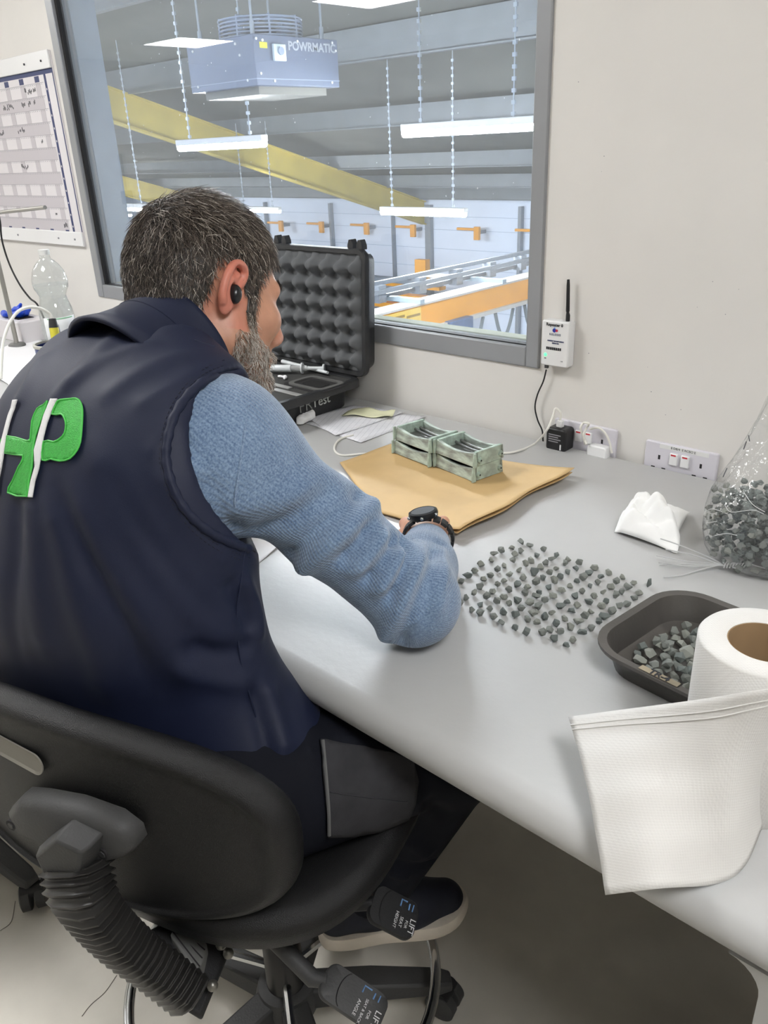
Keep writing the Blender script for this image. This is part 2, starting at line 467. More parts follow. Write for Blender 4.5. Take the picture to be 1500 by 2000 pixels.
# near side of the hall, round the office window
hw = MB()
for lo, hi in (((HX0, Yh, HF), (WX0 - .02, Yh + .02, 5.7)), ((WX1 + .02, Yh, HF), (HX1, Yh + .02, 5.7)), ((WX0 - .02, Yh, HF), (WX1 + .02, Yh + .02, WZ0 + .002)), ((WX0 - .02, Yh, WZ1 + .002), (WX1 + .02, Yh + .02, 5.7))): hw.box(lo, hi)
tagk(hw.build('wall_hall_near', m_clad, smooth=None), kind='structure')
fw = MB().box((HX0, YF, HF), (HX1, YF + .15, ZE + RO)).build('wall_hall_far', m_clad, smooth=None); tagk(fw, kind='structure')
tagk(MB().box((HX0 - .2, Yh, HF), (HX0, YF, 5.7)).build('wall_hall_left', m_clad, smooth=None), kind='structure')
tagk(MB().box((HX1, Yh, HF), (HX1 + .2, YF, 5.7)).build('wall_hall_right', m_clad, smooth=None), kind='structure')
tagk(MB().box((HX0, Yh, HF - .2), (HX1, YF, HF)).build('floor_hall', m_hfloor, smooth=None), kind='structure')
# cladding rails, purlins, posts
for z in (-.62, -1.0, -1.55, -2.1, -2.7, -3.3):
    MB().box((HX0 + .1, YF - .012, z - .012), (HX1 - .1, YF, z)).build('joint', mat('joint_grey', (168, 182, 204), .6), fw, smooth=None)
for y, h in ((2.9, .46), (5.0, .46), (7.6, .46), (10.36, .46), (13.3, .36), (16.3, .32), (18.2, .3), (19.6, .3)):
    z = roofz(y)
    prof = [(y - .10, z), (y, z), (y, z + h), (y + .1, z + h), (y + .1, z + h - .02), (y + .02, z + h - .02), (y + .02, z - .02), (y - .1, z - .02)]
    MB().prism(prof, (HX0 + .2, 0, 0), (0, 1, 0), (0, 0, 1), (HX1 - HX0 - .4, 0, 0)).build('purlin', m_purlin, rf, smooth=None)
for x, wd in ((-24.3, .07), (-20.886, .09), (-18.07, .05), (-16.6, .22), (-13.29, .10), (-9.9, .09), (-28, .09), (-32, .09)):
    MB().box((x - wd / 2, YF - .16, HF), (x + wd / 2, YF - .013, ZE - .08)).build('post', m_greysteel, fw, smooth=None)
# portal rafters (yellow I-beams following the roof)
r_ = ray(1012, 0); s_ = (ZE - .69 - SL * YF - H) / (r_[2] - SL * r_[1]); XR2 = float(r_[0] * s_) + .3
for xr in (XR, XR2, -28.0):
    zt = lambda y: roofz(y) - .02
    rt = MB()
    y0, y1 = Yh + .05, YF - .17
    def sl(dx0, dx1, a, b):
        vs_ = []
        for y in (y0, y1):
            vs_ += [(xr + dx0, y, zt(y) - a), (xr + dx1, y, zt(y) - a), (xr + dx1, y, zt(y) - b), (xr + dx0, y, zt(y) - b)]
        rt.add(vs_, [(0, 1, 2, 3), (7, 6, 5, 4), (0, 4, 5, 1), (1, 5, 6, 2), (2, 6, 7, 3), (3, 7, 4, 0)])
    sl(-.11, .11, 0, .03); sl(-.03, .03, .03, .64); sl(-.11, .11, .64, .67)
    rt.build('rafter', m_yellow, rf, smooth=None)

# light battens on chains
m_tube = mat('batten_tube', (255, 255, 255), .5, emit=(248, 250, 255), estr=BATTEN)
m_chain = mat('chain_steel', (176, 184, 194), .4, metal=.5)
bspec = [((350, 287), (518, 282), 6.4, 'above the person in front of the yellow rafter'), ((788, 260), (1045, 247), 7.2, 'nearest to the window, at its right edge'),
         ((745, 415), (910, 418), 10.6, 'above the black case, low before the far wall'), ((465, 411), (547, 412), 12.8, 'half hidden by the right of the person\'s hair'),
         ((213, 405), (292, 410), 8.6, 'half hidden by the left of the person\'s hair')]
def batten(a, b, label):
    c = (a + b) / 2; y = c[1]
    e = empty('light_batten', c, label, 'ceiling light', 'light battens in the hall')
    MB().box((a[0], y - .05, c[2] + .02), (b[0], y + .05, c[2] + .09)).build('housing', m_trimw, e, bevel=.008)
    MB().tube([(a[0] + .01, y, c[2]), (b[0] - .01, y, c[2])], .042, 10).build('tube', m_tube, e)
    for x in (a[0] + .25, b[0] - .25):
        ch = MB(); n = int((roofz(y) - c[2] - .09) / .05)
        ch.tube([(x, y, c[2] + .09), (x, y, roofz(y) + RO * .2)], .008, 6)
        for i in range(0, n, 2): ch.box((x - .02, y - .012, c[2] + .1 + i * .05), (x + .02, y + .012, c[2] + .135 + i * .05))
        ch.build('chain', m_chain, e)
for a, b, y, lb in bspec:
    pa, pb = PY(*a, y), PY(*b, y); pb[2] = pa[2] = (pa[2] + pb[2]) / 2
    batten(pa, pb, 'white batten light on chains, added to brighten the hall, ' + lb)
for x, y, dz, lb in ((-3.5, 3, 1.9, 'right above the window outside'), (-14, 3.2, 1.9, 'left of the heater near the office'), (-1, 9, 1.5, 'right of the crane bridge'), (-22, 5, 1.8, 'far left of the yellow rafter'), (-26, 15, 1.6, 'at the far left corner'), (-4, 16, 1.2, 'at the far right end')):  # further battens, added to brighten the hall
    z = roofz(y) - dz
    batten(V3(x - .75, y, z), V3(x + .75, y, z), 'white batten light on chains, added to brighten the hall, ' + lb)

# unit heater
c0 = PY(493, 65, 5.6); zb = PY(500, 167, 5.6)[2]; zt = c0[2]
xl = PY(364, 94, 5.6)[0]; yb = along(c0, (0, 1, 0), 658, 80)[1]
x0, x1, y0, y1 = xl, c0[0], 5.6, yb
he = empty('unit_heater', ((x0 + x1) / 2, (y0 + y1) / 2, zb), 'blue-grey square fan heater hung from the hall roof by rods', 'heater')
m_heater = mat('heater_paint', (104, 114, 136), .4, metal=.1, var=.06, vscale=3)
m_hlite = mat('heater_seam', (150, 162, 184), .4)
MB().box((x0, y0, zb), (x1, y1, zt)).build('casing', m_heater, he, bevel=.006)
MB().box((x0 - .004, y0 - .004, zb + .055), (x1 + .004, y1 + .004, zb + .063)).build('seam', m_hlite, he)
MB().box((x0 + .1, y0 + .1, zb - .07), (x1 - .1, y1 - .1, zb)).build('outlet', mat('outlet_grey', (120, 118, 112), .7), he)
cx, cy = (x0 + x1) / 2, (y0 + y1) / 2
R0 = .42
for i in range(6):
    MB().tube([(cx + R0 * math.cos(a), cy + R0 * math.sin(a), zt + .03 + i * .032) for a in np.linspace(0, 2 * math.pi, 41)], .009, 6).build('guard_ring', m_hlite, he)
for i in range(8):
    a = i * math.pi / 4 + .3
    MB().tube([(cx + R0 * math.cos(a), cy + R0 * math.sin(a), zt), (cx + R0 * math.cos(a), cy + R0 * math.sin(a), zt + .2), (cx, cy, zt + .22)], .012, 6).build('guard_strut', m_hlite, he)
MB().lathe([(.001, 0), (.16, 0), (.16, .12), (.001, .12)], (cx, cy, zt + .0), 20).build('fan_motor', mat('motor_dark', (60, 64, 70), .5), he)
for px, py in ((x0 + .14, y0 + .08), (x1 - .12, y0 + .1), (x1 - .1, y1 - .12), (x0 + .15, y1 - .1)):
    MB().tube([(px, py, zt - .02), (px, py, roofz(py) - .03)], .012, 8).tube([(px, py, zt), (px, py, zt + .12)], .022, 8).build('hanger_rod', m_chain, he)
ck = lambda s, z: (x1 + .004, y0 + s * (y1 - y0), z)
MB().box((x1, y0 + .2 * (y1 - y0), zt - .22), (x1 + .03, y0 + .34 * (y1 - y0), zt - .075)).build('thermostat', mat('thermostat_white', (205, 220, 228), .4), he, bevel=.006)
MB().cyl((x1 + .03, y0 + .275 * (y1 - y0), zt - .135), (x1 + .045, y0 + .275 * (y1 - y0), zt - .135), .035).build('thermostat_dial', m_hlite, he)
MB().box((x1, y0 + .065 * (y1 - y0), zt - .115), (x1 + .002, y0 + .15 * (y1 - y0), zt - .065)).build('warning_sticker', mat('sticker_yellow', (214, 206, 60), .5), he, smooth=None)
text('lettering', 'POWRMATIC', .108, (x1 + .003, y0 + .68 * (y1 - y0), zt - .085), (0, 1, 0), (0, 0, 1), mat('letter_grey', (170, 176, 186), .5), he, bold=.003)
for s, z in ((.03, .04), (.1, .05), (.5, .04), (.93, .03), (.05, .33), (.2, .39), (.9, .39), (.97, .1)):
    MB().cyl((x1, y0 + s * (y1 - y0), zt - z), (x1 + .01, y0 + s * (y1 - y0), zt - z), .012, n=8).build('screw', m_trimw, he)
for s, z in ((.1, .06), (.75, .06), (.8, .16), (.12, .38), (.88, .38)):
    MB().cyl((x0 + s * (x1 - x0), y0, zt - z), (x0 + s * (x1 - x0), y0 - .01, zt - z), .012, n=8).build('screw', m_trimw, he)

# jib brackets in a row on the far wall
for n_, ((px, py), lb) in enumerate(zip(((545, 441), (624, 443), (712, 446), (803, 450), (928, 455), (1046, 458)), ('leftmost of the row, beside the person\'s hair', 'second from left in the row', 'above the right half of the open case',
        'directly under the low light batten', 'second from right in the row', 'rightmost of the row, cut by the window frame'))):
    b = PY(px, py, YF - .5)
    e = empty('jib_bracket', b, 'orange jib bracket on far hall wall, ' + lb, 'bracket', 'orange jib brackets')
    x, z = b[0], b[2]
    MB().box((x - .09, YF - .46, z - .20), (x + .09, YF - .36, z + .16)).build('plate', m_orange, e, bevel=.01)
    MB().box((x - .72, YF - .44, z + .05), (x - .05, YF - .36, z + .12)).build('arm', m_orange, e, bevel=.01)
    MB().box((x - .03, YF - .36, z - .05), (x + .03, YF - .012, z + .05)).build('mount', m_greysteel, e)

# travelling crane: bridge girder along the hall, walkway rail above it, runway at the back
p = PZ(1034, 540, -.69); XB = float(p[0]); ZB = -.69
cr = empty('overhead_crane', (XB, 10, ZB - .6), 'orange overhead crane bridge with grey top flange and cable festoon below the window', 'crane')
MB().box((XB - .30, 6.5, ZB - .03), (XB + .02, 17.5, ZB)).build('top_flange', mat('flange_grey', (196, 192, 184), .6, var=.06), cr, smooth=None)
MB().box((XB - .16, 6.5, ZB - .36), (XB, 17.5, ZB - .03)).build('girder', m_orange, cr, smooth=None)
MB().box((XB - .30, 6.5, ZB - .42), (XB + .06, 17.5, ZB - .36)).build('bottom_flange', mat('flange_grey'  , (196, 192, 184)), cr, smooth=None)
a = PX(735, 612, XB + .004); b = PX(822, 592, XB + .004)
MB().box((XB, a[1], ZB - .3), (XB + .004, b[1], ZB - .05)).build('rating_plate', mat('plate_yellow', (226, 190, 92), .5), cr, smooth=None)
for i, (s, e_) in enumerate(((.3, .62), (.3, .6), (.66, .98), (.1, .22))):
    yy0 = a[1] + s * (b[1] - a[1]); yy1 = a[1] + e_ * (b[1] - a[1]); z = ZB - (.10, .19, .13, .24)[i]
    MB().box((XB + .004, yy0, z - .035), (XB + .005, yy1, z)).build('plate_print', mat('print_brown', (150, 122, 62), .6), cr, smooth=None)
for dz, dx in ((.26, -.62), (.06, -.62), (.16, -.5)):
    MB().box((XB + dx - .03, 6.5, ZB + dz - .03), (XB + dx + .03, 17.5, ZB + dz + .03)).build('walkway_rail', m_greysteel, cr, smooth=None)
for i in range(8):
    y = 8.6 + i * .9
    MB().box((XB - .66, y - .08, ZB), (XB - .5, y + .08, ZB + .24)).build('rail_bracket', m_greysteel, cr, smooth=None)
for px, py in ((800, 586), (965, 548)):
    q = PZ(px, py, ZB + .03)
    MB().box((XB - 1.6, q[1] - .05, ZB), (XB + .05, q[1] + .05, ZB + .06)).build('cross_arm', mat('arm_pale', (150, 164, 172), .5), cr, smooth=None)
q = PX(893, 622, XB + .02)
MB().box((XB - .1, q[1] - .28, ZB - .72), (XB + .12, q[1] + .28, ZB - .35)).build('trolley_box', mat('trolley_blue', (78, 98, 132), .5, var=.15), cr, bevel=.02)
for px in (925, 985, 1040):
    q = PX(px, 610, XB); 
    MB().tube([(XB, q[1] + .5 * u, ZB - .44 - .42 * (1 - (2 * u) ** 2)) for u in np.linspace(-.5, .5, 11)], .03, 6).build('festoon_cable', mat('cable_grey', (110, 118, 122), .6), cr)
rw = empty('runway_beam', (-13, 18.6, -2.6), 'orange runway beams with grey rail in front of the far hall wall', 'beam')
q0 = PY(735, 540, 18.4); xe = float(PY(862, 548, 18.4)[0])
for i, (dz, hh) in enumerate(((0, .10), (-.32, .16), (-.62, .14), (-.95, .16))):
    MB().box((-26, 18.3, q0[2] + dz - hh - .12), (xe, 18.6, q0[2] + dz - .12)).build('beam', m_orange, rw, smooth=None)
MB().box((-26, 18.2, q0[2] - .1), (xe, 18.5, q0[2] + .02)).build('rail', m_greysteel, rw, smooth=None)
b = PY(825, 530, 18.2)
MB().box((b[0] - .2, 18.1, b[2] - .25), (b[0] + .2, 18.3, b[2] + .33)).build('stop_post', m_orange, rw, smooth=None)

# ------------------------------------------------------------------ desk
YD0 = .532; YD1 = 1.452; XD0, XD1 = -4.2, .62
dk = empty('desk', (-1.6, 1.0, 0), 'long grey painted workbench with rounded front edge along the window wall', 'desk')
TH = .052; R_ = .026
prof = [(YD1, DZ - TH), (YD1, DZ)]
for i in range(9):
    a = math.radians(90 + 180 * i / 8); prof.append((YD0 + R_ + R_ * math.cos(a), DZ - R_ + R_ * math.sin(a)))
MB().prism(prof, (XD0, 0, 0), (0, 1, 0), (0, 0, 1), (XD1 - XD0, 0, 0)).build('worktop', m_desk, dk, smooth=35)
# end panel at the right, its inner corner rounded into the top
XE = -.094
poly = [(XE, 0), (XE, DZ - TH - .03)] + [(XE - .03 + .03 * math.cos(math.radians(q)), DZ - TH - .03 + .03 * math.sin(math.radians(q))) for q in ()]
poly += [(XE - .03 * (1 - math.cos(math.radians(q))), DZ - TH - .03 + .03 * math.sin(math.radians(q))) for q in (15, 30, 45, 60, 75)] + [(XE - .03, DZ - TH)]
poly += [(XE + .08, DZ - TH), (XE + .08, 0)]
MB().prism(poly, (0, YD0 + .01, 0), (1, 0, 0), (0, 0, 1), (0, .06, 0)).build('leg', m_desk, dk, smooth=30)
MB().box((XE + .02, YD0 + .07, .1), (XE + .05, YD1 - .02, DZ - TH)).build('end_panel', m_desk, dk, smooth=None)
for x in (-2.4, -4.1):
    MB().box((x, YD0 + .06, 0), (x + .06, YD0 + .12, DZ - TH)).build('leg', m_desk, dk, bevel=.004)
MB().box((XD0 + .05, YD1 - .06, .3), (XE + .02, YD1 - .03, DZ - TH)).build('added_back_panel', m_desk, dk, smooth=None)  # unseen panel, added to darken the space under the desk
# ------------------------------------------------------------------ things on the wall
TW = .0
def wbox(x0, x1, z0, z1, y0, y1): return MB().box((x0, y0, z0), (x1, y1, z1))
cal = empty('wall_planner', (-3.3, D, 1.08), 'large white year planner with blue borders on the wall left of the window', 'calendar')
CX0, CX1, CZ0, CZ1 = -3.95, -2.795, 1.081, 1.686
wbox(CX0, CX1, CZ0, CZ1, D - .006, D - .001).build('sheet', mat('planner_paper', (222, 218, 220), .5), cal, smooth=None)
m_navy = mat('print_navy', (52, 62, 104), .6); m_cell = mat('print_grey', (196, 191, 195), .6); m_ink = mat('ink_black', (38, 38, 44), .7)
m_ink_soft = mat('print_midgrey', (150, 148, 154), .7)
wbox(CX0, CX1, CZ1 - .05, CZ1 + .002, D - .013, D - .006).build('top_rail', m_white, cal, bevel=.002)
wbox(CX0, CX1, CZ0, CZ0 + .048, D - .013, D - .006).build('bottom_rail', m_white, cal, bevel=.002)
yp = D - .0064
SZ0, SZ1 = CZ0 + .048, CZ1 - .05
wbox(CX0, CX1, SZ1 - .014, SZ1, yp, D - .006).build('header_strip', m_navy, cal, smooth=None)
wbox(CX1 - .006, CX1, SZ0, SZ1 - .014, yp, D - .006).build('edge_strip', m_navy, cal, smooth=None)
wbox(CX1 - .067, CX1 - .053, SZ0, SZ1 - .014, yp, D - .006).build('month_strip', m_navy, cal, smooth=None)
rows = 12; rh = (SZ1 - .036 - SZ0) / rows; rng = random.Random(2)
for i in range(rows):
    z1 = SZ1 - .036 - i * rh
    if i % 2: wbox(CX0, CX1 - .075 - rng.uniform(0, .02), z1 - rh, z1 - .001, yp + .0001, D - .006).build('month_row', m_cell, cal, smooth=None)
    wbox(CX0, CX1 - .075, z1 - .0012, z1, yp, D - .0062).build('rule', m_ink_soft, cal, smooth=None)
    wbox(CX1 - .062, CX1 - .058, z1 - .025, z1 - .019, yp - .0003, D - .0062).build('month_mark', m_white, cal, smooth=None)
for i in range(9):
    x = CX1 - .10 - i * .115
    wbox(x - .034, x, SZ0, SZ1 - .036, yp + .00005, D - .0061).build('weekend_column', m_cell, cal, smooth=None)
    wbox(x - .034, x - .002, SZ1 - .034, SZ1 - .016, yp, D - .0061).build('week_mark', m_navy, cal, smooth=None)
    wbox(x - .02, x + .005, SZ0, SZ0 + .005, yp, D - .0061).build('week_mark', m_navy, cal, smooth=None)
tk = MB()
for i in range(rows):
    z1 = SZ1 - .036 - i * rh
    for j in range(62): tk.box((CX1 - .09 - j * .0135, yp - .0002, z1 - .006), (CX1 - .087 - j * .0135, yp, z1 - .003))
tagk(tk.build('day_ticks', m_ink_soft, cal, smooth=None), kind='stuff')
hw_ = MB()
for (i, xs, n) in ((0, .14, 14), (1, .16, 16), (1, .33, 12), (3, .28, 8), (3, .45, 8), (6, .31, 8), (10, .16, 3), (11, .10, 4), (4, .16, 2)):
    for j in range(n):
        x = CX1 - xs - j * .007; z = SZ1 - .036 - (i + 1) * rh + rng.uniform(.01, .02)
        if rng.random() < .75: hw_.box((x - .0035, yp - .0005, z), (x, yp - .0001, z + rng.uniform(.006, .014)))
tagk(hw_.build('handwriting', m_ink, cal, smooth=None), kind='stuff')
for x in (CX1 - .05, CX1 - .17, CX1 - .5): wbox(x - .003, x + .003, CZ1 - .03, CZ1 - .024, D - .016, D - .012).build('pin', m_ink, cal); wbox(x - .003, x + .003, CZ0 + .02, CZ0 + .026, D - .016, D - .012).build('pin', m_ink_soft, cal)

# wireless repeater
rp = empty('wireless_repeater', (-.88, D, .93), 'small white wireless repeater box with black antenna right of the window frame', 'repeater')
ry = D - .026; bx0, bx1, bz0, bz1 = -.903, -.838, .928, 1.022
MB().prism(rrect(bx1 - bx0, bz1 - bz0, .005, 4, (bx0 + bx1) / 2, (bz0 + bz1) / 2), (0, ry, 0), (1, 0, 0), (0, 0, 1), (0, .024, 0)).build('body', mat('repeater_white', (226, 226, 226), .35), rp, bevel=.003, seg=3)
ax = -.850
MB().tube([(ax, ry + .012, bz1), (ax, ry + .012, bz1 + .012), (ax - .001, ry + .012, bz1 + .018), (ax - .001, ry + .012, bz1 + .02), (ax - .003, ry + .012, bz1 + .07), (ax - .0035, ry + .012, bz1 + .082)], [.0042, .0042, .0028, .0038, .0034, .0026], 12).build('antenna', m_gasket, rp)
ty = ry - .0006; cxr = (bx0 + bx1) / 2
text('lettering', 'Repeater 0', .0088, (cxr - .002, ty, bz1 - .008), (1, 0, 0), (0, 0, 1), m_ink, rp, bold=.0001)
text('lettering', 'KELSIUS', .0062, (cxr, ty, bz1 - .0275), (1, 0, 0), (0, 0, 1), mat('print_slate', (96, 104, 128), .6), rp, spacing=1.25)
text('lettering', 'AMBIENT MONITORING', .0036, (cxr + .002, ty, bz1 - .041), (1, 0, 0), (0, 0, 1), m_navy, rp, bold=.0001)
text('lettering', 'REPEATER', .0036, (cxr + .002, ty, bz1 - .0455), (1, 0, 0), (0, 0, 1), m_navy, rp, bold=.0001)
lg = MB(); lg.lathe([(.0004, 0), (.0042, 0), (.0042, .0006), (.0004, .0006)], n=16, M=Matrix.Translation((cxr - .002, ty + .0004, bz1 - .019)) @ Matrix.Rotation(math.pi / 2, 4, 'X')); lg.build('logo_disc', mat('logo_blue', (30, 44, 150), .5), rp)
lg = MB(); lg.lathe([(.0003, 0), (.0028, 0), (.0028, .0006), (.0003, .0006)], n=14, M=Matrix.Translation((cxr + .0035, ty + .0003, bz1 - .019)) @ Matrix.Rotation(math.pi / 2, 4, 'X')); lg.build('logo_disc', mat('logo_red', (176, 30, 60), .5), rp)
lg = MB(); lg.lathe([(.0003, 0), (.0016, 0), (.0016, .0006), (.0003, .0006)], n=12, M=Matrix.Translation((cxr - .0015, ty + .0003, bz1 - .0138)) @ Matrix.Rotation(math.pi / 2, 4, 'X')); lg.build('logo_disc', mat('logo_sky', (120, 170, 230), .5), rp)
for i in range(9):
    if i != 8: wbox(bx0 + .013 + i * .0045, bx0 + .0165 + i * .0045, bz1 - .0595, bz1 - .054, ty, ry + .0004).build('barcode_bar', m_ink, rp, smooth=None)
MB().sphere((bx0 + .0115, ry, bz0 + .023), (.0036, .0018, .0036), 14, 8).build('status_light', mat('led_green', (90, 255, 140), .4, emit=(70, 255, 130), estr=2.2), rp)
text('lettering', 'ON', .003, (bx0 + .0115, ty, bz0 + .0155), (1, 0, 0), (0, 0, 1), m_ink, rp)
text('lettering', 'I-O', .0035, (bx1 - .014, ty, bz0 + .013), (1, 0, 0), (0, 0, 1), m_ink_soft, rp)
wr = MB()
for px, py in ((1120, 662), (1123, 668), (1119, 675), (1122, 680), (1118, 661), (1124, 662)):
    q = PY(px, py, D); wr.box((q[0] - .001, D - .0006, q[2] - .002), (q[0] + .001, D, q[2] + .002))
# dark cable from the repeater down behind the desk
cb_ = empty('black_cable', (-.87, D - .02, .8), 'black cable hanging from the repeater down behind the desk', 'cable')
pts = [PY(x, y, D - .012) for x, y in ((1067, 722), (1061, 745), (1050, 770), (1045, 795), (1050, 820), (1058, 838), (1060, 850))]
pts += [V3(pts[-1][0], D - .0075, DZ - .02)]
MB().tube(smooth_path(pts, 6), .0017, 8).build('lead', m_gasket, cb_)
q = PY(1068, 708, D - .014); MB().box((q[0] - .004, q[1] - .003, q[2] - .012), (q[0] + .004, q[1] + .003, q[2] + .004)).build('plug', mat('plug_grey', (70, 70, 74), .5), cb_, bevel=.001)

# marks on the wall
mk = MB(); rng = random.Random(9)
for px, py in ((1330, 800), (1392, 550), (1443, 565), (1272, 765), (1265, 717), (1417, 614), (1150, 690), (1362, 600), (1130, 160), (1180, 305), (1175, 335), (1300, 900 - 90)):
    q = PY(px, py, D); r = rng.uniform(.0006, .0013)
    mk.add([(q[0] + r * math.cos(a), D - .0003, q[2] + r * math.sin(a)) for a in np.linspace(0, 6.28, 7)[:-1]], [(0, 1, 2, 3, 4, 5)])
tagk(mk.build('wall_specks', m_ink_soft, bpy.data.objects['wall_back'], smooth=None, recalc=False), kind='stuff')

# sockets
m_sock = mat('socket_white', (214, 211, 218), .35); m_slot = mat('slot_dark', (30, 28, 30), .8); m_red = mat('mark_red', (200, 50, 60), .5)
def socket(x0, ztop, label):
    e = empty('double_socket', (x0 + .073, D, ztop - .086), label, 'socket', 'wall sockets behind the desk')
    MB().prism(rrect(.146, .086, .004, 3, x0 + .073, ztop - .043), (0, D - .009, 0), (1, 0, 0), (0, 0, 1), (0, .0088, 0)).build('plate', m_sock, e, bevel=.0025, seg=3)
    for s in (-1, 1):
        cx = x0 + .073 + s * .0115
        MB().box((cx - .0085, D - .0145, ztop - .040), (cx + .0085, D - .008, ztop - .016), M=None).build('rocker', m_white, e, bevel=.0015)
        MB().box((cx - .005, D - .0149, ztop - .0205), (cx + .005, D - .0143, ztop - .0175)).build('rocker_mark', m_red, e)
        c2 = x0 + .073 + s * .042
        MB().box((c2 - .0022, D - .0093, ztop - .035), (c2 + .0022, D - .0085, ztop - .026)).build('pin_slot', m_slot, e)
        for d in (-.011, .011): MB().box((c2 + d - .004, D - .0093, ztop - .056), (c2 + d + .004, D - .0085, ztop - .051)).build('pin_slot', m_slot, e)
    return e
s1 = socket(-.872, .812, 'double white wall socket with chargers plugged in')
s2 = socket(-.662, .806, 'double white wall socket with empty outlets beside the plastic bag')
wbox(-.662 + .03, -.662 + .128, .7955, .8035, D - .0096, D - .0089).build('label_strip', mat('label_paper', (228, 228, 226), .5), s2, smooth=None)
text('lettering', 'E DB/4  E RCBO E', .0065, (-.662 + .078, D - .0099, .7995), (1, 0, 0), (0, 0, 1), m_ink, s2, extrude=.0001)
ch = empty('plug_charger', (-.855, D - .01, .77), 'black plug-in charger with a white lead in the left socket', 'charger')
q = PY(1108, 862, D - .03); cx, cz = -.8455, .783
MB().prism(rrect(.048, .05, .007, 4, cx, cz - .006), (0, D - .046, 0), (1, 0, 0), (0, 0, 1), (0, .036, 0)).build('body', mat('charger_black', (26, 26, 28), .4), ch, bevel=.004, seg=3)
for i in range(4): MB().box((cx - .017, D - .0464, cz + .004 - i * .005), (cx + .012 - (i % 2) * .006, D - .046, cz + .006 - i * .005)).build('print_line', m_ink_soft, ch, smooth=None)
MB().box((cx + .011, D - .0468, cz - .026), (cx + .014, D - .045, cz - .014)).build('earth_strip', m_white, ch)
MB().box((cx - .007, D - .036, cz + .019), (cx + .007, D - .024, cz + .034)).build('lead_plug', m_white, ch, bevel=.002)
# its white lead: loop up, then along the desk under the paper bag to the papers
wl = empty('white_cable', (-1.0, 1.36, DZ), 'white charger cable looping across the desk under the brown paper bag', 'cable')
pts = [V3(cx, D - .03, cz + .034), V3(cx - .001, D - .03, cz + .05), V3(cx - .012, D - .032, cz + .058)] + [PY(1080, 812, D - .04), PY(1068, 840, D - .07)] + [PZ(x, y, DZ + .003) for x, y in ((1045, 866), (1015, 880), (985, 885), (950, 882))]
pts += [V3(-1.02, 1.275, DZ + .0022), V3(-1.13, 1.27, DZ + .0022)] + [PZ(x, y, DZ + .0025) for x, y in ((735, 883), (700, 887), (668, 889), (654, 880), (656, 866), (668, 856), (690, 850))]
MB().tube(smooth_path(pts, 7), .0024, 8).build('lead', mat('cable_white', (226, 224, 216), .4), wl)
ww = empty('coiled_white_lead', (-.79, D - .02, .77), 'white plug with its lead knotted in front of the left socket', 'plug')
MB().prism(rrect(.046, .034, .008, 4, -.757, .757 + .003), (0, D - .03, 0), (1, 0, 0), (0, 0, 1), (0, .0205, 0)).build('plug_body', m_white, ww, bevel=.003)
kp = [PY(x, y, D - .03 - .006 * (i % 2)) for i, (x, y) in enumerate(((1143, 868), (1140, 850), (1146, 835), (1150, 828), (1140, 826), (1134, 836), (1139, 850), (1146, 868)))]
MB().tube(smooth_path(kp, 6), .0026, 8).build('lead', MATS['cable_white'], ww)
kp = [PY(x, y, D - .02) for x, y in ((1152, 838), (1170, 836), (1183, 848), (1191, 866), (1195, 885))]
MB().tube(smooth_path(kp, 6), .0024, 8).build('lead', MATS['cable_white'], ww)

# ------------------------------------------------------------------ far left end of the desk
bt = empty('water_bottle', (-2.48, 1.16, DZ), 'large clear plastic water bottle with a white label on the desk', 'bottle')
m_pet = thin_clear('clear_pet', (.95, .97, .97), f0=.07, rough=.05, haze=.03)
pr = [(.001, 0), (.046, .002), (.051, .012), (.052, .08), (.050, .085), (.0515, .09), (.0515, .17), (.0490, .19), (.0440, .205), (.0405, .218), (.0395, .228), (.0435, .238), (.0505, .252), (.0525, .266), (.0515, .28), (.046, .30), (.036, .318), (.024, .331), (.0155, .338), (.0145, .35)]
MB().lathe(pr, (-2.48, 1.16, DZ), 40).build('shell', m_pet, bt, smooth=60)
MB().lathe([(.001, .349), (.0165, .349), (.0165, .3635), (.001, .3635)], (-2.48, 1.16, DZ), 24).build('cap', mat('cap_clear', (214, 214, 210), .4), bt)
lb = MB(); G = []
for i in range(25):
    a = math.radians(-75 + i * 5.0); G.append([(-2.48 + .0522 * math.cos(a), 1.16 + .0522 * math.sin(a), DZ + z) for z in (.095, .12, .14, .168)])
lb.grid(G).build('label', mat('label_white', (224, 226, 226), .5), bt, solid=.0004)
for z0, z1, a0, a1, mm in ((.163, .167, -60, 30, mat('print_green', (150, 196, 160), .5)), (.12, .148, -55, -25, m_ink_soft), (.10, .103, -60, 20, m_ink_soft), (.107, .109, -60, 20, m_ink_soft)):
    g2 = [[(-2.48 + .0527 * math.cos(math.radians(a)), 1.16 + .0527 * math.sin(math.radians(a)), DZ + z) for z in (z0, z1)] for a in np.linspace(a0, a1, 10)]
    MB().grid(g2).build('label_print', mm, bt, solid=.0002)
wt = MB().lathe([(.001, .004), (.048, .006), (.0495, .08), (.0495, .17), (.047, .19), (.0425, .205), (.039, .218), (.038, .228), (.042, .238), (.049, .252), (.0505, .262), (.001, .262)], (-2.48, 1.16, DZ), 36)
wt.build('water', thin_clear('water_clear', (.97, .985, .985), f0=.025, rough=.0), bt)

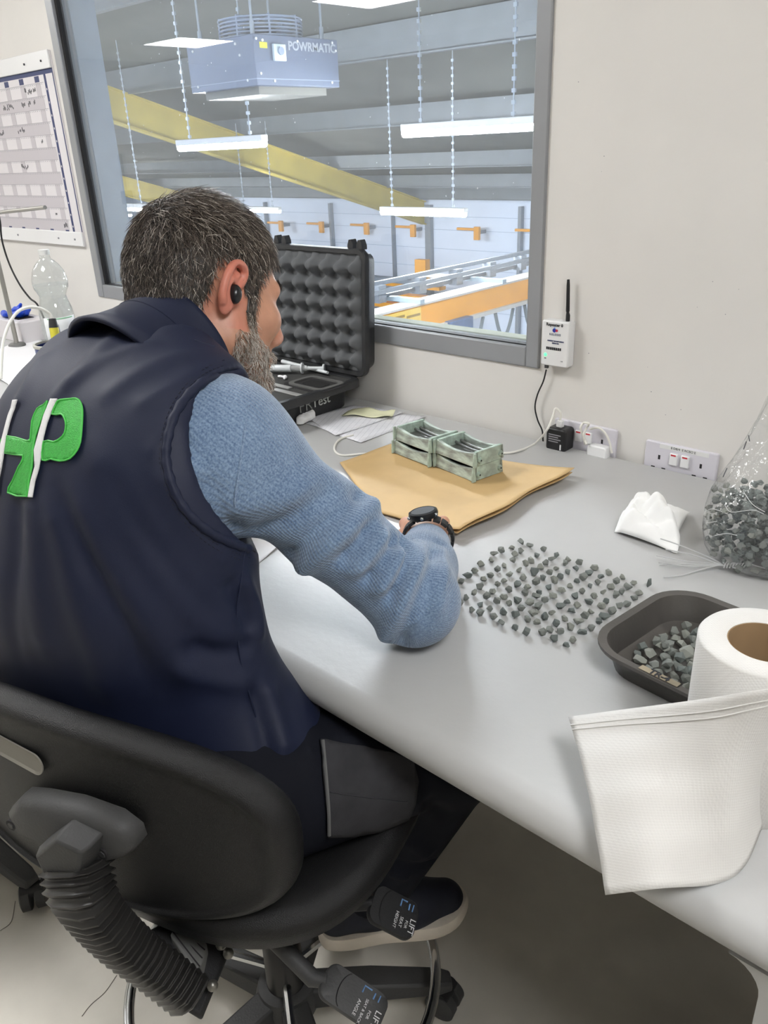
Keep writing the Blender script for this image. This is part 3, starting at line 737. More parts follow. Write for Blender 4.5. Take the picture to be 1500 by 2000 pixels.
tb = empty('tissue_box', (-3.15, 1.30, DZ), 'white cardboard box of gloves at the far left of the desk', 'box')
b0 = PZ(46, 672, DZ)
m_card = mat('white_card', (222, 218, 220), .6)
MB().box((b0[0] - .26, b0[1], DZ), (b0[0], b0[1] + .12, DZ + .075)).build('carton', m_card, tb, bevel=.003)
MB().box((b0[0] - .2, b0[1] + .03, DZ + .075), (b0[0] - .07, b0[1] + .09, DZ + .0765)).build('opening', m_slot, tb)
gl = Field((b0[0] - .25, b0[1] - .02, DZ + .07), (b0[0] - .0, b0[1] + .14, DZ + .15), .004)
rng = random.Random(3)
for i in range(9):
    p = V3(b0[0] - .16 + rng.uniform(-.03, .05), b0[1] + .06 + rng.uniform(-.03, .03), DZ + .088); q = p + V3(rng.uniform(-.02, .07), rng.uniform(-.04, .03), rng.uniform(-.005, .03))
    gl.cone(p, q, .013, .006, k=.012)
P_, Q_ = gl.mesh(); o = mesh_obj('blue_glove', np_mesh('blue_glove', P_, Q_), mat('glove_blue', (24, 72, 200), .4), None); tagk(o, 'crumpled bright blue rubber glove on the white glove box', 'glove')

sd = empty('lab_stand', (-2.95, 1.2, DZ), 'grey metal laboratory stand with a horizontal rod at the left end', 'stand')
pb = PZ(34, 676, DZ); m_rod = mat('rod_steel', (160, 158, 152), .35, metal=.6)
MB().tube([(pb[0], pb[1], DZ + .01), (pb[0], pb[1], DZ + .62)], .008, 12).build('post', m_rod, sd)
MB().lathe([(.001, 0), (.03, 0), (.03, .008), (.022, .012), (.001, .012)], (pb[0], pb[1], DZ), 24).build('foot', mat('stand_foot', (110, 110, 108), .5), sd, bevel=.003)
r1 = PY(88, 405, pb[1] - .012); r0 = along(V3(pb[0] - .05, pb[1] - .012, r1[2]), (0, 0, 1), -30, 419)
MB().tube([r0, r1], .006, 10).build('rod', m_rod, sd)
MB().box((pb[0] - .018, pb[1] - .022, r1[2] - .03), (pb[0] + .014, pb[1] + .012, r1[2] + .012)).build('clamp', mat('clamp_dark', (60, 60, 60), .5), sd, bevel=.003)
bc = MB().tube(smooth_path([PY(x, y, 1.23) for x, y in ((-8, 395), (0, 432), (4, 470), (18, 515), (38, 555), (58, 582), (76, 600))] + [PZ(100, 660, DZ + .004)], 6), .0032, 8)
tagk(bc.build('black_lead', m_gasket), 'thin black lead hanging from the lab stand towards the bottle', 'cable')

cn = empty('tin_can', (-2.25, 1.0, DZ), 'open blue tin can with a sensor lead, half hidden by the person\'s shoulder', 'can')
cc = PT(104, 672, 2.45); ch_ = cc[2] - DZ
MB().lathe([(.001, 0), (.05, 0), (.05, ch_), (.052, ch_ + .002), (.0485, ch_ + .003), (.0478, ch_ - .004), (.0478, .004), (.001, .004)], (cc[0], cc[1], DZ), 36).build('body', mat('can_blue', (52, 66, 120), .35), cn, smooth=30)
MB().lathe([(.0525, ch_ - .004), (.0535, ch_ + .003), (.047, ch_ + .004), (.0465, ch_ - .002)], (cc[0], cc[1], DZ), 36).build('rim', mat('rim_metal', (196, 194, 184), .35, metal=.4), cn)
sn = empty('sensor_lead', tuple(cc), 'white sensor lead arching over into the tin can, with black and yellow plug', 'cable')
tip = cc + V3(.004, -.01, .01)
p1 = PT(105, 640, 2.42); p2 = PT(102, 622, 2.42)
MB().tube([p1 - (p2 - p1) * 1.1, p1], .012, 12).build('plug_collar', mat('plug_yellow', (206, 196, 60), .5), sn)
MB().tube([p1, p2], [.0125, .0095], 12).build('plug_grip', mat('grip_black', (34, 34, 36), .6), sn)
MB().tube(smooth_path([p2] + [PT(x, y, t) for x, y, t in ((96, 612, 2.42), (80, 603, 2.41), (58, 600, 2.4), (36, 608, 2.38), (18, 632, 2.36), (7, 665, 2.34), (3, 700, 2.32), (2, 740, 2.3))], 6), .0042, 8).build('lead', MATS['cable_white'], sn)
m_paper = mat('paper_white', (236, 236, 238), .6)
def sheet(name, pix, z, label, cat='paper', m=None, curl=.0, n=10, zs=None):
    c = [PZ(x, y, z + (zs[i] if zs else 0)) for i, (x, y) in enumerate(pix)]
    G = []
    for i in range(n + 1):
        r = []
        for j in range(n + 1):
            u, v = i / n, j / n
            p = (c[0] * (1 - u) + c[1] * u) * (1 - v) + (c[3] * (1 - u) + c[2] * u) * v
            p = p + V3(0, 0, curl * (math.sin(3.1 * u + 5 * v) ** 2) * (abs(u - .5) + abs(v - .5)))
            r.append(p)
        G.append(r)
    o = MB().grid(G).build(name, m or m_paper, smooth=60, solid=.0003)
    return tagk(o, label, cat), c
sheet('paper_sheet', ((-20, 690), (70, 655), (115, 700), (20, 760)), DZ + .0008, 'white paper lying by the tin can at the left', curl=.006)
sheet('paper_sheet', ((-30, 730), (40, 712), (120, 690), (60, 770)), DZ + .0022, 'white paper with raised corner left of the person\'s shoulder', curl=.01)
sheet('paper_sheet', ((420, 1075), (520, 1035), (545, 1068), (480, 1120)), DZ + .0008, 'white paper on the desk under the person\'s arm', curl=.003)

# ------------------------------------------------------------------ black equipment case
cs = empty('equipment_case', (-1.57, 1.27, DZ), 'open black hard plastic case with egg-crate foam lid', 'case')
m_case = mat('case_black', (40, 41, 43), .45, bump=.3, bscale=400, var=.1, vscale=30)
m_foam = mat('grey_foam', (96, 98, 100), .95, bump=.3, bscale=700)
m_foam2 = mat('dark_foam', (58, 58, 57), .95, bump=.3, bscale=700)
X0, X1, Yc0, Yc1, BH = -1.762, -1.395, 1.115, 1.405, .078
def rr(x0, x1, y0, y1, r, z, n=5): return [(p[0], p[1], z) for p in rrect(x1 - x0, y1 - y0, r, n, (x0 + x1) / 2, (y0 + y1) / 2)]
bm_ = MB(); t = .045
bm_.rings([rr(X0 + t, X1 - t, Yc0 + t * .8, Yc1 - .03, .02, DZ), rr(X0 + .035, X1 - .04, Yc0 + .03, Yc1 - .02, .022, DZ + .006), rr(X0 + .03, X1 - .034, Yc0 + .024, Yc1 - .016, .022, DZ + BH - .022),
           rr(X0, X1, Yc0, Yc1, .026, DZ + BH - .020), rr(X0, X1, Yc0, Yc1, .026, DZ + BH - .004), rr(X0 + .003, X1 - .003, Yc0 + .003, Yc1 - .003, .024, DZ + BH),
           rr(X0 + .016, X1 - .016, Yc0 + .016, Yc1 - .016, .018, DZ + BH), rr(X0 + .018, X1 - .018, Yc0 + .018, Yc1 - .018, .018, DZ + BH - .010)])
body = bm_.build('base', m_case, cs, smooth=40)
MB().prism(rrect(X1 - X0 - .038, Yc1 - Yc0 - .038, .017, 4, (X0 + X1) / 2, (Yc0 + Yc1) / 2), (0, 0, DZ + BH - .0098), (1, 0, 0), (0, 1, 0), (0, 0, .006)).build('foam_bed', m_foam2, cs)
# cut-outs in the foam: two nested rounded frames and a dark well
fx, fy = PZ(617, 747, DZ + BH)[:2]
zf = DZ + BH - .0038
def ringframe(w1, h1, r1_, w2, h2, r2_, z0, z1, name, mm, rot=0):
    c_, s_ = math.cos(rot), math.sin(rot)
    A = [[(fx + p[0] * c_ - p[1] * s_, fy + p[0] * s_ + p[1] * c_, z) for p in rrect(w, h, r, 5)] for w, h, r, z in ((w1, h1, r1_, z0), (w1, h1, r1_, z1), (w2, h2, r2_, z1), (w2, h2, r2_, z0))]
    MB().rings(A, True, False).build(name, mm, cs, smooth=40)
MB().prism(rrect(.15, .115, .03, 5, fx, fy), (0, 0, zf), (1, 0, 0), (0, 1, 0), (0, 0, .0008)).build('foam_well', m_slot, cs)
ringframe(.128, .092, .022, .104, .068, .014, zf, zf + .004, 'foam_ring', mat('foam_edge', (92, 92, 90), .95), .0)
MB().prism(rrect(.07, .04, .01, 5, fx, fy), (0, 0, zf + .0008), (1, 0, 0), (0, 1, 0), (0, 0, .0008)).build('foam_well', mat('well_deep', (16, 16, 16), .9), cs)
for px, py, w_ in ((560, 765, .05), (545, 752, .04)):
    q = PZ(px, py, DZ + BH); MB().box((q[0] - w_, q[1] - .006, zf), (q[0] + w_, q[1] + .01, zf + .003)).build('steel_strip', mat('strip_grey', (150, 150, 148), .4), cs, bevel=.001)
# lid
LX0, LX1 = X0 + .002, X1 + .022
LZ0, LZ1 = DZ + BH + .004, 1.142
A = np.array([[1, 0, 0], [0, .045, 1.0]])   # lid plane leans back a little
def lp(x, z, d): return (x, 1.392 + .055 * (z - LZ0) / (LZ1 - LZ0) * .35 + d, z)
def lring(ix, iz, d, r): return [lp((LX0 + LX1) / 2 + p[0], (LZ0 + LZ1) / 2 + p[1], d) for p in rrect(LX1 - LX0 - 2 * ix, LZ1 - LZ0 - 2 * iz, r, 6)]
ld = MB(); ld.rings([lring(.013, .013, .008, .016), lring(.012, .012, 0, .018), lring(.002, .002, 0, .026), lring(0, 0, .003, .026), lring(0, 0, .014, .026), lring(.006, .006, .016, .024), lring(.012, .014, .045, .022), lring(.02, .024, .052, .018)])
ld.build('lid', m_case, cs, smooth=40)
MB().rings([lring(.0125, .0125, .007, .016), lring(.0125, .0125, .02, .016)]).build('foam_back', m_foam, cs)
# egg-crate foam: a real relief of bumps and hollows
nx, nz = 120, 96; G = []
for i in range(nx + 1):
    r = []
    for j in range(nz + 1):
        u = i / nx; v = j / nz
        x = LX0 + .0145 + u * (LX1 - LX0 - .029); z = LZ0 + .0145 + v * (LZ1 - LZ0 - .029)
        a = (x - LX1) * 2 * math.pi / .051; b = (z - LZ1) * 2 * math.pi / .044
        h_ = math.sin(a) * .5 + math.sin(b) * .5
        h_ = math.sin((a + b) / 2) * math.sin((a - b) / 2) * 1.0
        h_ = .5 + .5 * h_; h_ = h_ * h_ * (3 - 2 * h_)
        edge = min(1, 14 * min(u, 1 - u, v, 1 - v) + .25)
        p = lp(x, z, .010 - .034 * h_ * edge); r.append(p)
    G.append(r)
MB().grid(G).build('egg_crate_foam', m_foam, cs, smooth=170, recalc=False)
# hinges, latches, handle
MB().box((X0 + .03, Yc1 - .008, DZ + BH - .002), (X1 - .02, Yc1 + .006, DZ + BH + .008)).build('hinge', m_case, cs, bevel=.002)
for px in (545, 690):
    q = PY(px, 476, 1.415)
    for d in (-.013, .017):
        pl = [(-.010, 0), (.009, 0), (.009, .010), (.003, .023), (-.005, .022), (-.010, .010)]
        MB().prism(pl, (q[0] + d, 1.417, LZ1 - .003), (1, 0, 0), (0, 0, 1), (0, .018, 0)).build('latch_lug', m_case, cs, bevel=.001)
q = PX(627, 783, X1 - .0332)
text('lettering', 'Test', .034, (q[0], q[1], q[2]), (0, 1, .02), (0, 0, 1), mat('paint_pen', (205, 208, 204), .7), cs, bold=.0002, extrude=.0004)
q = PX(597, 793, X1 - .0332)
text('lettering', 'FR', .042, (q[0], q[1], q[2]), (0, 1, .02), (0, 0, 1), mat('paint_pen_dull', (140, 142, 138), .7), cs, bold=-.0004, extrude=.0004)
# syringe on the foam
sy = empty('syringe', tuple(PZ(570, 722, DZ + BH)), 'clear plastic syringe lying in the open black case', 'syringe')
a = PZ(505, 723, DZ + BH + .006); b = PZ(633, 723, DZ + BH + .006); dr = unit(b - a)
tt = lambda s: a + (b - a) * s + V3(0, 0, .005)
m_syr = mat('syringe_white', (214, 218, 220), .3)
MB().tube([tt(-.1), tt(.08)], [.002, .003], 10).build('nozzle', m_syr, sy)
MB().tube([tt(.08), tt(.12), tt(.5)], [.006, .0095, .0095], 16).build('barrel', m_syr, sy)
MB().tube([tt(.5), tt(.75)], .0075, 14).build('sleeve', thin_clear('syringe_clear', (.95, .96, .96), f0=.1, rough=.1, haze=.35), sy)
MB().tube([tt(.66), tt(.68)], .015, 14).build('flange', m_syr, sy)
MB().tube([tt(.7), tt(1.0)], .005, 12).build('plunger_rod', m_syr, sy)
MB().tube([tt(.985), tt(1.01)], .011, 14).build('plunger_cap', m_syr, sy)
a = PZ(552, 706, DZ + BH + .006); b = PZ(640, 728, DZ + BH + .006)
tagk(MB().tube([a, b], [.006, .004], 10).build('white_probe', m_syr), 'slim white plastic probe behind the syringe', 'probe')
def tag_blob(name, pts, r, m, label, cat, seed=0, k=.008, h=.003, flat=None, amp=.0, zmin=None):
    P0 = np.array(pts); fl = Field(P0.min(0) - r * 2 - .02, P0.max(0) + r * 2 + .02, h)
    for i in range(len(pts) - 1): fl.cone(pts[i], pts[i + 1], r, r * .8, k=k, flat=flat)
    P, Q = fl.mesh(); rg = np.random.default_rng(seed)
    if amp:
        N = np_normals(P, Q); w_ = np.zeros(len(P))
        for _ in range(10):
            kv = rg.normal(size=3) * 90; w_ += np.abs(np.sin(P @ kv + rg.uniform(0, 6)))
        P = P + N * (amp * (w_ / 10 - .5))[:, None] * 2
    if zmin is not None: P[:, 2] = np.maximum(P[:, 2], zmin)
    o = mesh_obj(name, np_mesh(name, P, Q), m); return tagk(o, label, cat)
q = PZ(545, 735, DZ + BH); tag_blob('tissue_scrap', [q, q + V3(.02, .004, 0), q + V3(.03, -.008, 0)], .004, m_paper, 'small white scrap beside the syringe in the case', 'tissue', zmin=DZ + BH - .003)

# ------------------------------------------------------------------ papers, kraft bag, moulds
m_print = bpy.data.materials.new('printed_form'); m_print.use_nodes = True
nt = m_print.node_tree; bs = nt.nodes['Principled BSDF']; tcn = nt.nodes.new('ShaderNodeTexCoord'); mp = nt.nodes.new('ShaderNodeMapping'); bk = nt.nodes.new('ShaderNodeTexBrick')
mp.inputs['Rotation'].default_value = (0, 0, math.radians(-28)); mp.inputs['Scale'].default_value = (1, 1, 1)
bk.inputs['Scale'].default_value = 70; bk.inputs['Color1'].default_value = lin((234, 234, 238)); bk.inputs['Color2'].default_value = lin((226, 226, 230)); bk.inputs['Mortar'].default_value = lin((186, 186, 192)); bk.inputs['Mortar Size'].default_value = .03; bk.offset = 0; bk.inputs['Brick Width'].default_value = .9
nt.links.new(tcn.outputs['Object'], mp.inputs[0]); nt.links.new(mp.outputs[0], bk.inputs[0]); nt.links.new(bk.outputs[0], bs.inputs['Base Color']); bs.inputs['Roughness'].default_value = .6
sheet('paper_form', ((596, 826), (688, 793), (832, 815), (704, 866)), DZ + .0009, 'white printed form lying flat in front of the black case', m=m_print, curl=.002)
sheet('paper_form', ((598, 815), (690, 791), (790, 806), (655, 852)), DZ + .0026, 'white printed sheet lying on top of the other form', m=m_print, curl=.002)
sheet('yellow_slip', ((666, 812), (700, 797), (773, 806), (762, 818)), DZ + .0052, 'pale yellow paper slip on the printed forms', m=mat('slip_yellow', (226, 226, 190), .6), curl=.008)
tag_blob('tissue_wad', [PZ(545, 800, DZ + .012), PZ(575, 806, DZ + .018), PZ(604, 812, DZ + .010), PZ(588, 822, DZ + .010)], .013, mat('tissue_white', (240, 240, 238), .8), 'crumpled white tissue in front of the black case behind the sleeve', 'tissue', 3, amp=.006, zmin=DZ + .004)

m_kraft = mat('kraft_paper', (194, 163, 113), .7, var=.05, vscale=14, bump=.25, bscale=30)
kb = empty('kraft_paper_bag', (-.93, 1.12, DZ), 'flat brown kraft paper bag under the green moulds', 'paper bag')
cA, cB, cC, cD, cE = V3(-1.154, 1.08, DZ), V3(-1.14, 1.275, DZ), V3(-.733, 1.303, DZ), V3(-.738, .958, DZ), V3(-.928, .946, DZ)
def kraft(name, dz, rise, inset, wav):
    n = 28; G = []
    for i in range(n + 1):
        u = i / n; r = []
        for j in range(n + 1):
            v = j / n      # v: back -> front
            back = cB * (1 - u) + cC * u; front = (cA * (1 - u / .45) + cE * (u / .45)) if u < .45 else (cE * (1 - (u - .45) / .55) + cD * ((u - .45) / .55))
            p = back * (1 - v) + front * v
            lift = max(0, u - .62) / .38; z = dz + rise * lift ** 2 + wav * math.sin(9 * v + 1.2) * lift + .0016 * math.sin(6 * u + 4 * v) ** 2
            x = p[0] - inset * u + .006 * math.sin(11 * v + .5) * lift
            r.append((x, p[1], DZ + z))
        G.append(r)
    MB().grid(G).build(name, m_kraft, kb, smooth=170, solid=.0006)
kraft('top_layer', .0055, .015, 0, .003)
kraft('bottom_layer', .0042, .007, .004, .002)
m_mould = mat('oxidised_metal', (146, 150, 143), .55, c2=(192, 208, 196), vscale=26, var=.2, bump=.4, bscale=90, metal=.15, stretch=(1, 1, 3))
m_inner = mat('worn_metal', (122, 124, 121), .4, metal=.4, var=.3, vscale=30)
m_patina = mat('pale_patina', (182, 203, 190), .75, c2=(150, 162, 152), vscale=60, bump=.5, bscale=120)
def mould(loc, rz, label, flip=False):
    e = empty('metal_mould', loc, label, 'mould', 'green metal moulds', rz)
    L, Wd, Hh, t = .112, .074, .029, .007
    n = 14
    def side(y0, y1):
        b = MB(); rs = []
        for i in range(n + 1):
            x = -L / 2 + L * i / n; top = Hh - .0085 * (1 - (2 * x / L) ** 2)
            fl = .003
            rs.append([(x, y0 - fl * (y0 < 0), 0), (x, y1 + fl * (y1 > 0), 0), (x, y1, top), (x, y0, top)])
        b.rings(rs); b.build('side_wall', m_mould, e, local=True, bevel=.001)
    side(-Wd / 2, -Wd / 2 + t); side(Wd / 2 - t, Wd / 2)
    for s in (-1, 1):
        x0, x1 = sorted((s * L / 2, s * (L / 2 - t)))
        MB().box((x0, -Wd / 2 + t * .2, 0), (x1, Wd / 2 - t * .2, Hh + .0008)).build('end_wall', m_patina, e, local=True, bevel=.0012)
        MB().prism([(-.004, 0), (.006, 0), (.003, Hh), (-.003, Hh)], (s * L / 2, -Wd / 2 - .004, 0), (0, 1, 0), (0, 0, 1), (s * .004, 0, 0)).build('corner_rib', m_patina, e, local=True, bevel=.001)
    rs = []
    for i in range(n + 1):
        x = (-L / 2 + t) + (L - 2 * t) * i / n; z = .010 - .005 * (1 - (2 * x / L) ** 2)
        rs.append([(x, -Wd / 2 + t, 0.001), (x, Wd / 2 - t, 0.001), (x, Wd / 2 - t, z), (x, -Wd / 2 + t, z)])
    MB().rings(rs).build('bed', m_inner, e, local=True)
    for y in (.008, .022):
        MB().tube([(x, y, .016 - .006 * (1 - (2 * x / L) ** 2)) for x in np.linspace(-L / 2 + t, L / 2 - t, 10)], .0028, 8).build('ridge', m_inner, e, local=True)
    for y in (-.026, .03):
        MB().tube([(L / 2, y, .012), (L / 2 + .003, y, .012)], [.0058, .0052], 14).tube([(L / 2 + .003, y, .012), (L / 2 + .0045, y, .012)], .0035, 6).build('bolt', m_patina, e, local=True)
        MB().tube([(L / 2 + .0044, y, .012), (L / 2 + .0049, y, .012)], .0018, 8).build('bolt_socket', m_slot, e, local=True)
    return e
fr, fl_ = V3(-.863, 1.157, 0), V3(-.980, 1.179, 0)
ux = unit(fr - fl_); rz = math.atan2(ux[1], ux[0]); uy = V3(-ux[1], ux[0], 0)
zb_ = DZ + .0078
c1 = fr - ux * .058 + uy * .04; c2_ = c1 - ux * .122 + uy * (-.012)
mould((c1[0], c1[1], zb_), rz, 'lower green metal mould of the right stack, with brown stain'); mould((c1[0] + .001, c1[1], zb_ + .0299), rz + .02, 'upper green metal mould of the right stack, on top')
mould((c2_[0], c2_[1], zb_), rz + .03, 'lower green metal mould of the left stack'); mould((c2_[0] + .003, c2_[1] + .002, zb_ + .0299), rz + .01, 'upper green metal mould of the left stack, on top')

# ------------------------------------------------------------------ stones
m_stone = [mat('grit_a', (134, 138, 133), .85, var=.35, vscale=220, bump=.6, bscale=500), mat('grit_b', (116, 123, 120), .85, var=.35, vscale=200, bump=.6, bscale=500),
           mat('grit_c', (152, 155, 147), .85, var=.3, vscale=240, bump=.6, bscale=500)]
rng = random.Random(11)
def stone_mesh(i):
    bm = bmesh.new(); sx, sy, sz = rng.uniform(.8, 1.25), rng.uniform(.75, 1.1), rng.uniform(.65, .95)
    for _ in range(16):
        v = Vector((rng.gauss(0, 1), rng.gauss(0, 1), rng.gauss(0, 1))).normalized() * rng.uniform(.75, 1.08)
        bm.verts.new((v.x * sx, v.y * sy, v.z * sz))
    r = bmesh.ops.convex_hull(bm, input=bm.verts)
    bmesh.ops.delete(bm, geom=[v for v in bm.verts if not v.link_faces], context='VERTS')
    z0 = min(v.co.z for v in bm.verts)
    for v in bm.verts: v.co.z = (v.co.z - z0)
    me = bpy.data.meshes.new('stone'); bm.to_mesh(me); bm.free(); me.materials.append(m_stone[i % 3]); return me
SM = [stone_mesh(i) for i in range(15)]
def stone(loc, s, rz, label, group, rx=0, ry=0, name='stone'):
    o = bpy.data.objects.new(name, rng.choice(SM)); col.objects.link(o)
    o.location = loc; o.scale = (s, s, s); o.rotation_euler = (rx, ry, rz); return tagk(o, label, 'stone', group)
SP = [(540,107),(475,135),(600,127),(410,160),(361,180),(534,160),(497,183),(643,183),(685,152),(341,217),(480,225),(270,250),(606,217),(704,240),(745,215),(770,185),(851,212),(923,242),(824,243),(427,256),(567,250),(379,283),(230,290),(522,281),(665,268),(773,272),(1022,267),(180,320),(460,315),(620,307),(726,307),(849,300),(902,278),(1121,297),(993,307),(1070,332),(335,325),(288,343),(556,333),(684,337),(799,333),(950,335),(908,355),(1213,332),(1170,363),(1285,368),(1386,382),(144,362),(424,358),(382,385),(516,381),(634,370),(757,365),(862,392),(1045,367),(999,390),(1134,397),(1245,400),(265,397),(347,427),(455,417),(580,402),(720,400),(808,425),(1082,427),(1210,437),(1322,438),(943,427),(225,442),(174,472),(306,464),(420,460),(562,440),(658,432),(643,468),(750,463),(895,460),(1023,457),(1160,457),(1290,472),(515,487),(377,500),(461,515),(264,517),(697,495),(594,507),(845,502),(988,494),(1104,495),(1243,512),(1193,523),(1069,522),(913,523),(803,528),(658,533),(541,545),(329,545),(127,508),(210,553),(419,570),(270,577),(355,602),(499,588),(618,577),(742,565),(875,560),(1002,562),(1141,562),(960,600),(1093,600),(829,603),(693,600),(575,615),(644,633),(770,647),(915,632),(1054,630),(411,645),(497,672),(863,677),(1010,677),(725,685),(800,703),(678,707),(573,705),(945,705),(760,745),(887,747),(837,782)]
for x, y in SP:
    p = PZ(860 + x * .29333, 1030 + (y + 14) * .29333, DZ)
    far = (x, y) == (1386, 382)
    so = stone((p[0], p[1], DZ + .0002), rng.uniform(.0060, .0080), rng.uniform(0, 6.28), 'pointed grey stone standing apart at the right end of the rows' if far else 'small grey-green stone chip in the rows laid out on the desk', 'stones laid out in rows')
    if far: so.scale = (.0055, .0050, .0125)

# baking tray with stones
TC = V3(-.288, .857, DZ); TR = math.radians(-7)
tr = empty('metal_tray', tuple(TC), 'dark metal baking tray half full of stones behind the paper roll', 'tray', rz=TR)
m_tray = mat('tray_metal', (98, 95, 92), .38, metal=.55, var=.12, vscale=9, bump=.1)
m_traytop = m_tray
def tring(w_, h_, r, z): return [(p[0], p[1], z) for p in rrect(w_, h_, r, 8)]
tw, thh = .212, .208
MB().rings([tring(tw - .04, thh - .04, .04, 0), tring(tw - .036, thh - .036, .042, .001), tring(tw - .018, thh - .018, .048, .034), tring(tw + .002, thh + .002, .056, .0365), tring(tw + .004, thh + .004, .057, .0352), tring(tw + .0035, thh + .0035, .057, .034),
            tring(tw + .003, thh + .003, .056, .0385), tring(tw - .017, thh - .017, .048, .0375), tring(tw - .0205, thh - .0205, .046, .033), tring(tw - .037, thh - .037, .041, .004), tring(tw - .046, thh - .046, .037, .0022)]).build('pan', m_tray, tr, smooth=50, local=True)
MB().prism([(-.05, -.0045), (.0, -.0045), (.0, .0045), (-.05, .0045)], (.024, -thh / 2 + .006, .0387), (1, 0, 0), (0, 1, 0), (0, 0, .0003)).build('tape_label', mat('tape_tan', (150, 138, 116), .6), tr, smooth=None, local=True)
text('lettering', 'TR-4', .0125, (-.001, -thh / 2 + .006, .0393), (1, 0, 0), (0, 1, 0), m_ink, tr, bold=.0004, extrude=.0002, local=True)
cR, sR = math.cos(TR), math.sin(TR)
def tl(x, y, z): return (TC[0] + x * cR - y * sR, TC[1] + x * sR + y * cR, DZ + z)
placed = []
for i in range(6000):
    if len(placed) >= 118: break
    x = rng.uniform(-.082, .082); y = rng.uniform(-.078, .075)
    if x < -.076 + abs(y + .015) * .25 or y > .058 + (x + .075) * .3: continue
    lay = 0 if i < 1500 else (1 if i < 3300 else 2)
    if lay and ((x - .008) ** 2 / (.078 - .022 * lay) ** 2 + (y - .0) ** 2 / (.078 - .02 * lay) ** 2 > 1): continue
    if any((x - a) ** 2 + (y - b) ** 2 < .0124 ** 2 for a, b, l in placed if l == lay): continue
    placed.append((x, y, lay))
for x, y, l in placed:
    stone(tl(x, y, .0032 + l * .0095), rng.uniform(.0072, .0090), rng.uniform(0, 6.28), 'grey-green stone chip in the pile in the metal tray', 'stones in the tray', rng.uniform(-.25, .25), rng.uniform(-.25, .25))

# clear bag of stones
BC = V3(-.338, 1.178, DZ)
bg = empty('plastic_bag', tuple(BC), 'clear plastic bag half filled with stones, neck standing up, at the right', 'bag')
m_bag = thin_clear('polythene', (.98, .985, .985), f0=.05, rough=.10, haze=.055, bump=.5, hazecol=(222, 224, 226))
nb, mbz = 84, 40; G = []
prof_b = [(0, .030), (.004, .062), (.02, .080), (.045, .089), (.075, .091), (.10, .088), (.13, .078), (.16, .066), (.19, .056), (.22, .048), (.25, .040), (.275, .033), (.295, .034), (.318, .042)]
zz = [p[0] for p in prof_b]; rr_ = [p[1] for p in prof_b]
def bagr(a, z):
    fl = np.interp(z, (0, .1, .3), (0, .15, .72))
    r = np.interp(z, zz, rr_)
    cr = .0012 + .010 * np.interp(z, (0, .1, .2, .3), (.08, .3, .9, 1.2))
    tri = lambda q: 2 * abs(2 * (q / 6.2832 - math.floor(q / 6.2832 + .5))) - 1
    w_ = tri(4 * a + 11 * z) * .5 + tri(7 * a - 26 * z + 1) * .4 + tri(11 * a + 37 * z) * .25
    r = r + cr * w_
    return r * math.cos(a), r * math.sin(a) * (1 - fl * .6)
for i in range(nb):
    a = 2 * math.pi * i / nb; r = []
    for j in range(mbz + 1):
        z = .318 * j / mbz; x, y = bagr(a, z); lean = .02 * (z / .3)
        r.append((BC[0] + x + .018 * z / .3, BC[1] + y + lean * 2, DZ + .001 + z + (.022 * math.sin(2 * a + .6) + .012 * math.sin(7 * a)) * (z / .3) ** 5))
    G.append(r)
MB().grid(G, closed_u=True).build('film', m_bag, bg, smooth=32, recalc=False)
# handwriting on the film: pen strokes following its surface
bvh = BVHTree.FromPolygons([Vector(p) for r in G for p in r], [(i * (mbz + 1) + j, ((i + 1) % nb) * (mbz + 1) + j, ((i + 1) % nb) * (mbz + 1) + j + 1, i * (mbz + 1) + j + 1) for i in range(nb) for j in range(mbz)])
def on_surface(b, px, py, off=.0008):
    d = Vector(ray(px, py)); h_ = b.ray_cast(Vector(EYE), d)
    if h_[0] is None: return None
    return np.array(h_[0] - d * off)
for st in ([(1405, 858), (1409, 849), (1416, 866), (1420, 842)], [(1428, 870), (1436, 838)], [(1450, 858), (1440, 860), (1440, 876), (1452, 878), (1458, 862)], [(1424, 842), (1446, 872)], [(1452, 858), (1464, 862), (1462, 850)],
           [(1376, 924), (1380, 905), (1386, 912), (1378, 918)], [(1388, 916), (1394, 900), (1400, 914)], [(1402, 928), (1410, 912), (1414, 898)], [(1398, 908), (1416, 912)], [(1412, 932), (1410, 918), (1420, 914)]):
    q = [on_surface(bvh, x, y) for x, y in st]; q = [p for p in q if p is not None]
    if len(q) > 1: MB().tube(smooth_path(q, 4), .0007, 5).build('pen_stroke', mat('pen_grey', (70, 72, 78), .6), bg)
for st in ([(1376, 1000), (1392, 994), (1420, 1003)], [(1415, 985), (1428, 1000), (1470, 996), (1492, 1004)], [(1396, 1046), (1420, 1042), (1440, 1046)], [(1378, 1022), (1400, 1018)], [(1452, 960), (1470, 985), (1494, 1000)]):
    q = [on_surface(bvh, x, y, .001) for x, y in st]; q = [p for p in q if p is not None]
    if len(q) > 1: MB().tube(smooth_path(q, 4), .0004, 5).build('film_crease', mat('film_white', (236, 238, 238), .25), bg)
